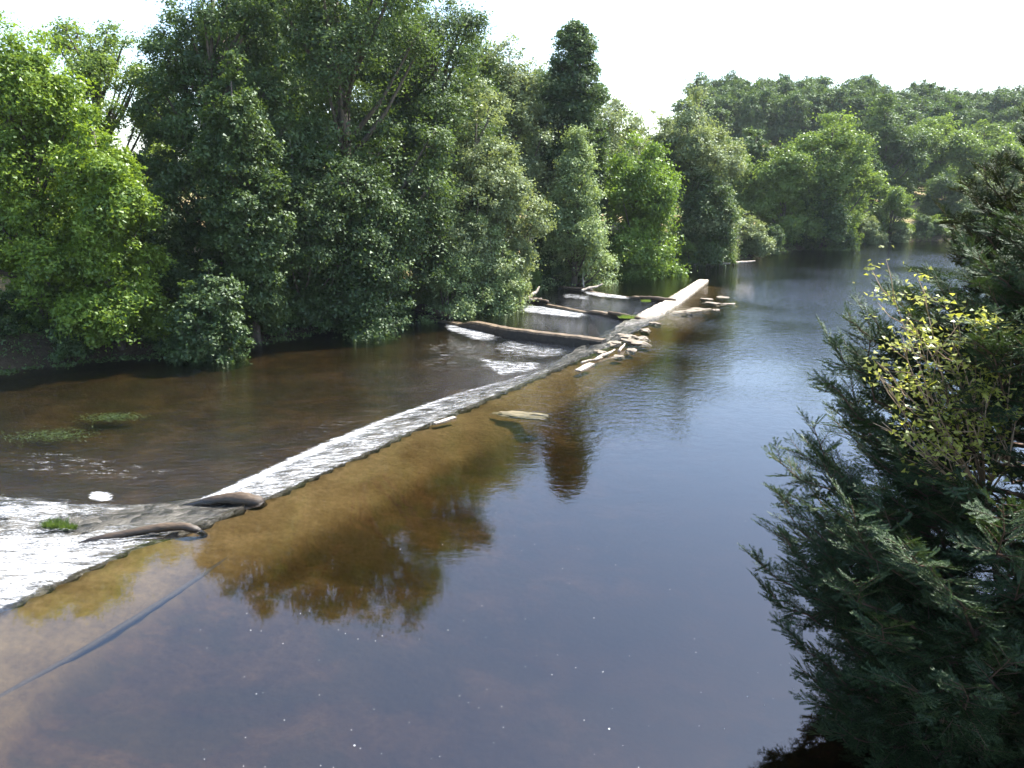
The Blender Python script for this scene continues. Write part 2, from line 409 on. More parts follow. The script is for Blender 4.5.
# thin sheet of water sliding over the apron, broken into foam streaks
def sheet(name, A, B, za, zb, dens, nx, ny, amp, label=None):
    """foam sheet between polylines A and B; dens(u, v) in 0..1"""
    A = resample(A, nx); B = resample(B, nx); V = []; dn_ = []
    for i in range(nx):
        for j in range(ny):
            v = j / (ny - 1); p = A[i] * (1 - v) + B[i] * v
            q = Vector((p[0] * .8, p[1] * 2.0, 0))
            h = mnoise.noise(q * 1.3) * amp + mnoise.noise(q * 4) * amp * .45
            V.append((p[0], p[1], za * (1 - v) + zb * v + h + amp * .6)); dn_.append(dens(i / (nx - 1), v, p[0], p[1]))
    Fc = np.array([(i * ny + j, i * ny + j + 1, (i + 1) * ny + j + 1, (i + 1) * ny + j) for i in range(nx - 1) for j in range(ny - 1)])
    o = obj(name, mesh(name, V, Fc, [FOAM], True, {'dens': ('POINT', dn_)}), kind='stuff')
    if label: o['label'] = label
    return o
def ed(x, a, b): return float(sstep(0, a, x) * sstep(0, b, 1 - x))
near = [G(*p) for p in [(-140, 684), (-60, 648), (0, 617), (60, 588), (130, 555), (190, 531), (262, 504)]]
neart = [G(*p, Z_LOW) for p in [(-140, 470), (-60, 478), (0, 480), (60, 488), (120, 496), (190, 500), (250, 480)]]
def d_near(u, v, x, y):
    px = 512 + 800 * x / (y * math.cos(PITCH) + CAM_H * math.sin(PITCH))
    e = ed(v, .03, .45)
    k = float(np.interp(px, [-150, 60, 120, 175, 230, 262], [.98, .98, .80, .46, .35, .35]))
    dark = math.exp(-((v - .42) / .09) ** 2) * .38 * float(sstep(0, 130, px)) + math.exp(-((v - .5) / .1) ** 2) * .14
    return (k * .74 - dark * 1.2) * e ** .8
sheet('chute_white_water', near, neart, .05, Z_LOW + .03, d_near, 150, 70, .07, 'broad field of white water foaming below the weir at the left edge')
midc = [G(*p) for p in [(262, 503), (330, 473), (410, 435), (470, 408), (540, 377), (590, 354)]]
midt = [G(*p, Z_LOW) for p in [(190, 503), (310, 447), (380, 419), (450, 395), (510, 380), (560, 358)]]
def d_mid(u, v, x, y):
    px = 512 + 800 * x / (y * math.cos(PITCH) + CAM_H * math.sin(PITCH))
    k = float(np.interp(px, [200, 300, 380, 440, 520, 590], [.62, .62, .57, .53, .50, .38]))
    return (k + .36 * math.exp(-((v - .82) / .12) ** 2) * float(np.interp(px, [200, 420, 520], [1, .5, .1]))) * (.3 + .7 * ed(v, .05, .22))
sheet('apron_white_water', midc, midt, .05, Z_LOW + .06, d_mid, 260, 26, .045, 'silvery streaks of water sliding down the weir apron')
def patch(name, px_a, px_b, z, base, label, amp=.05, nx=60, ny=24, ex=(.25, .25), ey=(.25, .35)):
    A = [G(*p, z) for p in px_a]; B = [G(*p, z) for p in px_b]
    return sheet(name, A, B, z + .02, z + .02, lambda u, v, x, y: base * .70 * (ed(u, *ex) * ed(v, *ey)) ** .7, nx, ny, amp, label)
patch('foam_patch', [(436, 319), (480, 331), (512, 340)], [(440, 331), (470, 344), (500, 345)], Z_LOW, .93, 'foam falling along the near cross wall beside the sunken log', ey=(.1, .5))
patch('foam_patch', [(500, 337), (540, 345), (592, 352)], [(470, 352), (515, 364), (560, 362)], Z_LOW, .80, 'foam below the dark wall where the near pool spills', ey=(.2, .5))
patch('foam_patch', [(440, 345), (500, 360), (560, 362)], [(480, 372), (510, 384), (545, 370)], Z_LOW, .86, 'sparkling foam tongue at the foot of the weir apron', ex=(.5, .2))
patch('foam_patch', [(508, 303), (545, 307), (600, 317)], [(510, 313), (550, 318), (596, 320)], Z_AB, .98, 'bright foam band below the middle cross wall', ey=(.1, .35))
patch('foam_patch', [(572, 289), (600, 293), (640, 299)], [(582, 294), (600, 298), (638, 301)], Z_BC, .98, 'thin foam band below the farthest cross wall', ey=(.1, .3))
patch('foam_patch', [(560, 292), (580, 294), (592, 296)], [(556, 299), (580, 302), (596, 301)], Z_BC, .78, 'loose foam beside the far driftwood tangle')
patch('foam_patch', [(84, 494), (100, 491), (118, 495)], [(84, 502), (100, 506), (118, 503)], Z_LOW, 1.1, 'small round patch of bright foam above the chute', amp=.08)

patch('foam_specks', [(-40, 452), (60, 446), (210, 470)], [(-40, 482), (60, 486), (190, 496)], Z_LOW, .56, 'broken foam streaks on the riffle above the chute', amp=.03, nx=120)
patch('foam_specks', [(190, 470), (300, 425), (430, 380)], [(200, 492), (320, 440), (450, 396)], Z_LOW, .50, 'scattered bubbles on the brown riffle along the toe of the weir', amp=.03, nx=160, ey=(.5, .2))
patch('foam_specks', [(400, 335), (470, 335), (560, 350)], [(400, 375), (450, 392), (540, 372)], Z_LOW, .58, 'loose sparkling foam around the tongues below the near pool', amp=.03, nx=90)

# cross walls
def wall_mat():
    m, nt, out = newmat('cross_wall_stone'); t = NT(nt)
    tc = t.new('ShaderNodeTexCoord'); P = tc.outputs['Object']
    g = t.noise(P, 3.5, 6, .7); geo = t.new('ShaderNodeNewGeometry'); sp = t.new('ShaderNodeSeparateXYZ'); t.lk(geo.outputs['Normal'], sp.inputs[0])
    k = t.ramp(sp.outputs['Z'], [(.45, 0.0), (.8, 1.0)])      # level top painted lighter as if sunlit, slimy wet faces darkened as if shaded
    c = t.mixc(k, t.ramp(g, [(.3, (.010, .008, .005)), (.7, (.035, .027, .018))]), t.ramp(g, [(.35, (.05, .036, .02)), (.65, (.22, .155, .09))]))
    b = t.new('ShaderNodeBsdfPrincipled'); t.lk(c, b.inputs['Base Color']); b.inputs['Roughness'].default_value = .6
    t.lk(t.bump(g, .8, .1), b.inputs['Normal']); t.lk(b.outputs[0], out.inputs[0]); return m
WALLM = wall_mat()
def cross_wall(L, tops, width, label):
    n_ = 70; A = resample(L, n_); o = empty('cross_wall', (A[0][0], A[0][1], 0), label, 'wall', 'cross walls between the weir and the bank')
    V = []
    for i in range(n_):
        p = A[i]; d = A[min(i + 1, n_ - 1)] - A[max(i - 1, 0)]; d /= np.hypot(*d); nrm = np.array([-d[1], d[0]])
        zt = np.interp(i / (n_ - 1), *tops); nz = .05 * mnoise.noise(Vector((p[0] * 1.5, p[1] * 1.5, 3)))
        nw = .08 * mnoise.noise(Vector((p[0] * 1.2, p[1] * 1.2, 7)))
        for (o_, z_) in ((-width / 2 - .15, -3), (-width / 2 + nw, zt - .12 + nz), (-width / 2 + .09 + nw, zt + nz), (width / 2 - .08, zt + nz * .6), (width / 2, zt - .1), (width / 2 + .15, -3)):
            q = p + nrm * o_; V.append((q[0], q[1], z_))
    Fc = [(i * 6 + j, (i + 1) * 6 + j, (i + 1) * 6 + j + 1, i * 6 + j + 1) for i in range(n_ - 1) for j in range(5)] + [tuple(range(6)), tuple((n_ - 1) * 6 + k for k in range(5, -1, -1))]
    obj('masonry', mesh('cross_wall_masonry', local(V, o.location), Fc, [WALLM]), o)
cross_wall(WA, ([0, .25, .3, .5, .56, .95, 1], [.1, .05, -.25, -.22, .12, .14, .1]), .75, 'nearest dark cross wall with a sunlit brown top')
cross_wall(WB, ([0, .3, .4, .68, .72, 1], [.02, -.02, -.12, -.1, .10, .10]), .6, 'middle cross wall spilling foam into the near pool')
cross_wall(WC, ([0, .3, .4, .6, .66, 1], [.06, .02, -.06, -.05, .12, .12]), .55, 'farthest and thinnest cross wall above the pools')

# ------------------------------------------------------------------ logs, planks, rocks
def bent_log(name, pts, rads, label, cat='log', mat=LOGM, n_=12, seed=1, group=None):
    rng = random.Random(seed); P_ = np.array([tuple(p) for p in pts], float); m = 26
    u = np.linspace(0, 1, m); k = np.linspace(0, 1, len(P_))
    # smooth by averaging
    Q = np.stack([np.interp(u, k, P_[:, i]) for i in range(3)], 1); R = np.interp(u, np.linspace(0, 1, len(rads)), rads)
    for _ in range(2): Q[1:-1] = (Q[:-2] + Q[1:-1] * 2 + Q[2:]) / 4
    o0 = Q[0].copy(); V = []; Fc = []
    R = R * (1 + .08 * np.sin(u * 23 + seed)); tube(V, Fc, Q - o0, R, n_, .06, rng)
    o = obj(name, mesh(name, V, Fc, [mat], True)); o.location = o0; tag(o, label, cat, group); return o
def g3(px, py, z): x, y = G(px, py, z); return (x, y, z)
bent_log('log', [g3(185, 507, -.38), g3(205, 503, -.15), g3(228, 499, .02), g3(247, 500, .04), g3(258, 503, -.06), g3(266, 508, -.35)], [.10, .16, .22, .25, .22, .13], 'dark humped log with a rounded end where the weir crest breaks', seed=2)
bent_log('log', [g3(62, 551, -.2), g3(90, 541, -.05), g3(130, 533, .04), g3(165, 527, .12), g3(185, 526, .12), g3(197, 530, .0), g3(206, 536, -.25)], [.05, .10, .12, .13, .12, .11, .08], 'long thin curved log lit brown on top, lying in the white chute', seed=3)
bent_log('log', [g3(398, 303, .12), g3(420, 308, .1), g3(440, 315, .02), g3(452, 319, -.1)], [.42, .42, .38, .3], 'thick dark log at the bank end of the nearest cross wall', seed=4)
bent_log('log', [g3(515, 298, .0), g3(530, 299, .12), g3(548, 302, .05)], [.2, .24, .16], 'brown log under the driftwood tangle on the middle cross wall', seed=5)
bent_log('log', [g3(609, 313, .15), g3(622, 315.5, .14), g3(640, 319, .1)], [.16, .2, .14], 'short dark log lying on the weir end of the middle cross wall', seed=6)
bent_log('log', [g3(640, 297.5, .12), g3(655, 298.5, .2), g3(676, 300.5, .12)], [.14, .2, .15], 'dark log against the dry pale top of the weir', seed=7)
def drift(px, py, z, L, ang, r, up_, label, seed, mat=DRIFT, cat='driftwood'):
    x, y = G(px, py, z); dx, dy = math.cos(ang) * L / 2, math.sin(ang) * L / 2
    bent_log('driftwood', [(x - dx, y - dy, z), (x - dx * .3, y - dy * .2 + .08 * L * .3, z + up_ * .4), (x + dx * .4, y + dy * .4, z + up_ * .5), (x + dx, y + dy, z + up_)], [r, r * 1.1, r * .9, r * .5], label, cat, mat, 7, seed, 'driftwood caught on the weir')
def plank(px, py, z, L, W, T, ang, tilt, label):
    x, y = G(px, py, z); V = []; rng = random.Random(int(px)); k = 9
    for i in range(k):
        u = i / (k - 1) - .5; wob = .02 * math.sin(u * 7)
        ww = W * (1 - .25 * abs(u) * 2 * rng.uniform(.4, 1))
        for (a, b) in ((-1, -1), (1, -1), (1, 1), (-1, 1)): V.append((u * L, a * ww / 2 + wob, b * T / 2 + u * tilt))
    Fc = [(i * 4 + j, i * 4 + (j + 1) % 4, (i + 1) * 4 + (j + 1) % 4, (i + 1) * 4 + j) for i in range(k - 1) for j in range(4)] + [(3, 2, 1, 0), tuple((k - 1) * 4 + j for j in range(4))]
    o = obj('plank', mesh('plank', V, Fc, [DRIFT])); o.location = (x, y, z + T / 2); o.rotation_euler = (.06, 0, ang); tag(o, label, 'plank', 'bleached planks along the weir')
plank(585, 368, .0, 1.5, .42, .09, .95, .12, 'short wide bleached plank afloat beside the weir')
plank(445, 421, .0, 1.1, .22, .06, .75, .05, 'small pale plank floating close to the weir crest')
drift(605, 356, .05, 2.6, 1.0, .09, .15, 'long bent bleached branch stranded on the weir edge', 11)
drift(592, 361, .03, 1.6, .6, .06, .1, 'thin pale branch just above the wide bleached plank', 12)
drift(622, 349, .06, 1.4, 1.2, .08, .2, 'forked pale branch beside the flat rocks', 13)
drift(524, 299, .1, 1.8, 2.3, .12, .7, 'upright white stick on the driftwood tangle', 14)
drift(534, 298, .1, 1.5, .9, .14, .9, 'stout white snag leaning right on the tangle', 15)
drift(529, 301, .05, 2.2, .1, .10, .2, 'white branch lying flat below the snag', 16)
drift(519, 297, .1, 1.4, 1.5, .08, .5, 'small pale stick at the left of the tangle', 17)
drift(583, 287, .1, 1.0, 1.6, .08, 1.3, 'thin grey stake standing above the far foam', 18)
drift(592, 290, .05, 2.4, .5, .12, .5, 'pale branch at the start of the far foam band', 19)
drift(578, 290, .05, 2.8, 2.9, .13, .3, 'dark wet branch lying left of the grey stake', 20, LOGM)
drift(712, 265, .05, 4.5, .1, .22, .2, 'low bleached trunk stranded by the far bank', 21)
drift(744, 263, .05, 3.2, .35, .16, .2, 'pale driftwood stick in the water off the far bank', 23)

def rock_mat(name, a, b):
    m, nt, out = newmat(name); t = NT(nt); tc = t.new('ShaderNodeTexCoord')
    g = t.noise(tc.outputs['Object'], 3, 7, .7)
    s_ = t.new('ShaderNodeBsdfPrincipled'); t.lk(t.ramp(g, [(.3, a), (.7, b)]), s_.inputs['Base Color']); s_.inputs['Roughness'].default_value = .7
    t.lk(t.bump(g, .8, .08), s_.inputs['Normal']); t.lk(s_.outputs[0], out.inputs[0]); return m
ROCK = rock_mat('pale_stone', (.07, .055, .035), (.34, .28, .20)); ROCKD = rock_mat('dark_wet_stone', (.04, .035, .025), (.14, .11, .08))
def rock(px, py, z, sx, sy, sz, label, mat=ROCK, seed=0, group='flat stones beside the weir', deep=.3):
    rng = random.Random(seed * 7 + int(px)); x, y = G(px, py, z); V = []; Fc = []
    nu, nv = 14, 7; off = Vector((rng.uniform(0, 50),) * 3)
    for j in range(nv + 1):
        ph = math.pi * j / nv
        for i in range(nu):
            th = 2 * math.pi * i / nu; d = Vector((math.cos(th) * math.sin(ph), math.sin(th) * math.sin(ph), math.cos(ph)))
            r = 1 + .75 * mnoise.noise(d * 1.3 + off) + .45 * mnoise.noise(d * 3 + off)
            w2 = 1 + .5 * max(0, -d.z)
            V.append((d.x * r * sx * w2, d.y * r * sy * w2, min(d.z * r, .75) * sz if d.z > 0 else d.z * deep))
    for j in range(nv):
        for i in range(nu): Fc.append((j * nu + i, (j + 1) * nu + i, (j + 1) * nu + (i + 1) % nu, j * nu + (i + 1) % nu))
    o = obj('rock', mesh('rock', V, Fc, [mat])); o.location = (x, y, z); o.rotation_euler = (0, 0, rng.uniform(0, 6)); tag(o, label, 'rock', group)
rk = [(636, 342, .9, .5, .12, 'widest flat pale stone at the weir corner'), (626, 336, .6, .4, .12, 'pale stone wedged above the widest flat stone'),
      (643, 338, .5, .4, .08, 'small pale stone right of the widest flat stone'), (613, 343, .5, .35, .12, 'stone lying on the weir edge left of the flat stones'),
      (631, 350, .4, .3, .06, 'small stone awash below the widest flat stone'), (601, 352, .4, .3, .1, 'stone at the upper end of the long bent branch'),
      (618, 356, .3, .25, .05, 'little stone awash right of the long bent branch'), 
      
      (655, 323, .4, .3, .08, 'stone leaning on the upstream side of the weir bend'),
      (646, 330, .45, .3, .07, 'stone at the foot of the weir bend')]
for i, (px, py, a, b, c, lab) in enumerate(rk): rock(px, py, .01, a, b, c, lab, ROCK, i)
shoal = [(688, 311, 1.2, .5, 'long low stone of the shoal off the weir tip'), (700, 309, .8, .5, 'middle stone of the shoal off the weir tip'), (712, 303, .7, .4, 'stone of the shoal nearest the bank reflections'),
         (722, 297, .6, .4, 'farthest stone of the shoal beside the weir tip'), (706, 299, .5, .4, 'small stone of the shoal beside the dry weir top'), (728, 304, .6, .3, 'outermost stone of the shoal on the river side'), (716, 310, .5, .3, 'little round stone at the near side of the shoal')]
for i, (px, py, a, b, lab) in enumerate(shoal): rock(px, py, -.02, a, b, .07, lab, ROCK, 30 + i, 'awash stones of the shoal', .35)
rock(522, 414, -.03, 1.1, .4, .06, 'mossy slab just breaking the surface right of the weir', rock_mat('mossy_slab', (.05, .045, .02), (.20, .16, .08)), 50, deep=.15)

# sunken timbers, plus a dark strip standing in for the shelf edge's shadow
SHELF_SHADOW = rock_mat('shelf_edge_shadow', (.022, .017, .011), (.07, .052, .032))
bent_log('sunken_beam_or_shadow', [g3(265, 553, -1.35), g3(330, 550, -1.3), g3(415, 549, -1.35)], [.16, .17, .15], 'straight sunken beam lying across the brown bed', 'beam', BARK_Y, 8, 61)
bent_log('sunken_beam_or_shadow', [g3(-60, 738, -.55), g3(0, 698, -.53), g3(80, 653, -.52), g3(170, 597, -.50), g3(240, 551, -.52), g3(300, 512, -.50), g3(378, 467, -.48)], [.07, .09, .07, .09, .06, .07, .04], 'very long dark strip for the shadow of the sunken shelf edge, parallel to the weir crest', 'beam', SHELF_SHADOW, 8, 62)  # dark strip modelled along the ledge where only its shadow falls
bent_log('sunken_beam_or_shadow', [g3(262, 506, -.3), g3(300, 512, -.5), g3(330, 520, -.6)], [.09, .07, .05], 'sunken root reaching out from the humped log', 'beam', BARK_Y, 8, 63)
bent_log('sunken_beam_or_shadow', [g3(395, 470, -.6), g3(440, 452, -.6), g3(462, 446, -.6)], [.07, .08, .05], 'short sunken branch near the weir crest', 'beam', BARK_Y, 8, 64)

# ------------------------------------------------------------------ foliage generators
def unit(v): return v / (np.linalg.norm(v, axis=-1, keepdims=True) + 1e-9)
def leaf_tris(rng, C, Nrm, ls, lw):
    m = len(C); r = unit(rng.normal(size=(m, 3))); a = unit(r - (r * Nrm).sum(1, keepdims=True) * Nrm); b = np.cross(Nrm, a)
    s_ = ls * rng.uniform(.6, 1.25, (m, 1))
    V = np.empty((m, 3, 3)); V[:, 0] = C + a * s_ * .6; V[:, 1] = C - a * s_ * .4 + b * s_ * lw * .5; V[:, 2] = C - a * s_ * .4 - b * s_ * lw * .5
    return V.reshape(-1, 3), np.arange(3 * m).reshape(-1, 3)
PROF = {
    'round': lambda t: np.sqrt(np.clip(1 - (2 * t - .85) ** 2 / 1.3, 0.02, 1)),
    'full':  lambda t: np.clip(1 - t ** 3.2, .05, 1) ** .75 * (.84 + .16 * np.sin(t * 9)),
    'cone':  lambda t: np.clip(1 - t, .03, 1) ** .75 * np.clip(.7 + t * 3, 0, 1),
    'oval':  lambda t: np.sin(np.pi * np.clip(t * .9 + .1, 0, 1)) ** .5 * .97 + .03,
    'spread': lambda t: np.clip(.35 + 1.6 * t, 0, 1) * np.sqrt(np.clip(1.08 - t ** 3, .05, 1)),
}
def crown(seed, H, R, hb, shape, nl, nc, nlv, ls, lobe=.33, thin=1.0, droop=0.0, trunk=True, lean=(0, 0), sprawl=.14, dlow=.72):
    rng = np.random.default_rng(seed); prof = PROF[shape]
    need = int(19 * (H - hb) / R * (.55 if shape == 'cone' else .8)); n0 = nl; lobe *= 1.12
    if lobe > .32: nl = max(nl, need)
    nlv = max(22, int(nlv * 1.2 * min(1, (n0 / nl) ** .45)))
    if ls < .25: ls *= .9
    Ts = []
    while len(Ts) < nl:
        t_ = rng.uniform(0, 1)
        if rng.uniform() < prof(t_) + .1: Ts.append(t_)
    Ts = np.array(Ts); ang = np.arange(nl) * 2.399 + rng.uniform(-.5, .5, nl)
    pr = prof(Ts); rl = R * lobe * rng.uniform(.6, 1.25, nl) * (.5 + .5 * pr)
    rad = np.clip(R * pr - rl * .75, 0, None) * np.where(rng.uniform(size=nl) < .72, rng.uniform(.8, 1.08, nl), rng.uniform(.1, .6, nl))
    LC = np.stack([np.cos(ang) * rad, np.sin(ang) * rad, hb + Ts * (H - hb)], 1)
    domes = shape not in ('cone', 'oval') and lobe > .32
    if domes:
        kd = 5; da = rng.uniform(0, 6.283) + np.arange(kd) * 6.283 / kd + rng.uniform(-.4, .4, kd); dr_ = R * rng.uniform(.28, .5, kd)
        dh = H * rng.uniform(dlow, .97, kd); dh[0] = H; dr_[0] *= .35; dw = rng.uniform(.5, .72, kd)
        di = rng.integers(0, kd, nl)
        LC[:, 0] = LC[:, 0] * dw[di] + np.cos(da[di]) * dr_[di]; LC[:, 1] = LC[:, 1] * dw[di] + np.sin(da[di]) * dr_[di]
        LC[:, 2] = hb + Ts * (dh[di] - hb); LC[:, 2] = np.minimum(LC[:, 2], dh[di] - rl * .75)
    LC[:, 2] = np.minimum(LC[:, 2], H - rl * .8); LC[:, 2] = np.maximum(LC[:, 2], rl * .55)
    rl = rl * .88; lz = (LC[:, 2] / H)[:, None]; LC[:, :2] += np.array(lean) * lz
    CC = []; CD = []; CR = []
    for c, r in zip(LC, rl):
        k = max(6, int(nc * (r / (R * lobe)) ** 2)); d = unit(rng.normal(size=(k, 3)) + np.array([0, 0, .22])); out = np.array([c[0], c[1], 0]); out = out / (np.linalg.norm(out) + .5)
        d = unit(d + out * .45)
        rr = r * rng.uniform(.55, 1.12, (k, 1)) * np.array([1, 1, .8])
        CC.append(c + d * rr); CD.append(d); CR.append(np.full(k, 1.0))
    CC = np.concatenate(CC); CD = np.concatenate(CD)
    if lobe > .32:
        ne = int(len(CC) * .24); te = rng.uniform(0, 1, ne); ae = rng.uniform(0, 6.283, ne)
        wob = 1 + .16 * np.sin(ae * 3 + te * 11 + seed) + .10 * np.sin(ae * 5 - te * 23)
        re = R * prof(te) * np.sqrt(rng.uniform(.25, 1.0, ne)) * wob * .95
        EC = np.stack([np.cos(ae) * re + lean[0] * te, np.sin(ae) * re + lean[1] * te, hb + te * (H - hb) * .985], 1)
        ED = unit(np.stack([np.cos(ae), np.sin(ae), np.full(ne, .5)], 1) + rng.normal(size=(ne, 3)) * .4)
        if domes:
            dj = rng.integers(0, kd, ne); EC[:, 0] = EC[:, 0] * dw[dj] + np.cos(da[dj]) * dr_[dj]; EC[:, 1] = EC[:, 1] * dw[dj] + np.sin(da[dj]) * dr_[dj]
            EC[:, 2] = hb + te * (dh[dj] - hb) * .985
        CC = np.concatenate([CC, EC]); CD = np.concatenate([CD, ED])
    keep = CC[:, 2] > .15; CC = CC[keep]; CD = CD[keep]
    if droop: CC[:, 2] -= droop * rng.uniform(0, 1, len(CC)) ** 2 * np.clip(np.hypot(CC[:, 0], CC[:, 1]) / R, 0, 1)
    m = len(CC); rc = R * sprawl * rng.uniform(.5, 1.3, (m, 1)) * thin
    rc = np.clip(rc, .18, 1.2)
    idx = np.repeat(np.arange(m), nlv)
    off = rng.normal(size=(len(idx), 3)) * rc[idx] * np.array([.62, .62, .4])
    Pt = CC[idx] + off; nr = unit(CD[idx] * .7 + np.array([0, 0, .55]) + rng.normal(size=(len(idx), 3)) * .55)
    Pt[:, 2] = np.maximum(Pt[:, 2], .05)
    V, Fc = leaf_tris(rng, Pt, nr, ls, .75)
    tone = np.clip(.5 + .22 * rng.normal(size=m)[idx] + .2 * rng.normal(size=len(idx)), 0, 1)
    TV = []; TF = []; pr_ = random.Random(seed)
    r0 = max(.05, H * .017)
    tp = [(0, 0, -.6)] + [(lean[0] * f + pr_.uniform(-.02, .02) * H * f, lean[1] * f + pr_.uniform(-.02, .02) * H * f, H * f) for f in (.12, .3, .5, .7, .9)]
    tr = [r0 * 1.35, r0 * 1.1, r0 * .9, r0 * .65, r0 * .4, r0 * .12]
    if trunk: tube(TV, TF, tp, tr, 9, .05, pr_)
    tpn = np.array(tp)
    for c, r in zip(LC, rl):
        dist = math.hypot(c[0] - lean[0] * c[2] / H, c[1] - lean[1] * c[2] / H); zs = max(.12 * H if trunk else 0, c[2] - dist * pr_.uniform(.6, 1.1) - .1 * H)
        zs = min(zs, .85 * H); s0 = np.array([np.interp(zs, tpn[:, 2], tpn[:, i]) for i in range(3)])
        if not trunk: s0 = np.array([pr_.uniform(-.12, .12) * R, pr_.uniform(-.12, .12) * R, 0])
        md = s0 * .45 + c * .55 + np.array([0, 0, -.12 * dist if trunk else .1 * dist])
        e = c + (c - s0) * .15
        rb = min(r0 * .5, .02 + .035 * np.linalg.norm(c - s0)) if trunk else .03 + .01 * H
        tube(TV, TF, [tuple(s0), tuple(md), tuple(c), tuple(e)], [rb, rb * .6, rb * .3, rb * .1], 5)
    # twigs to some of the leaf clumps
    sel = rng.permutation(m)[:min(m, 420)]
    dl = ((CC[sel][:, None] - LC[None]) ** 2).sum(2).argmin(1)
    for i_, j_ in zip(sel, dl):
        a = LC[j_]; b = CC[i_]; tube(TV, TF, [tuple(a), tuple((a + b) / 2 + rng.normal(size=3) * .05 * R * .2), tuple(b)], [.035, .022, .008], 3)
    return (V, Fc, tone), (TV, TF)
def build_tree(name, loc, seed, H, R, mat, label, cat='tree', group=None, hb=None, shape='round', nl=34, nc=44, nlv=52, ls=.24, barkm=None, rz=0.0, **kw):
    (V, Fc, tone), (TV, TF) = crown(seed, H, R, H * .25 if hb is None else hb, shape, nl, nc, nlv, ls, **kw)
    r = empty(name, loc, label, cat, group); r.rotation_euler = (0, 0, rz)
    obj('crown', mesh(name + '_crown', V, Fc, [LM[mat]], False, {'tone': ('FACE', tone)}), r)
    obj('trunk' if kw.get('trunk', True) else 'stems', mesh(name + '_trunk', TV, TF, [barkm or BARK], True), r)
    return r
def spot(px, top, hw, Y, drop=0.0):
    """world base point, height and radius from a measured place"""
    p = D(px, top, Y); z0 = LZ(p.x, Y) - drop; q = D(px + hw, top, Y)
    return (p.x, Y, z0), p.z - z0, (q.x - p.x)

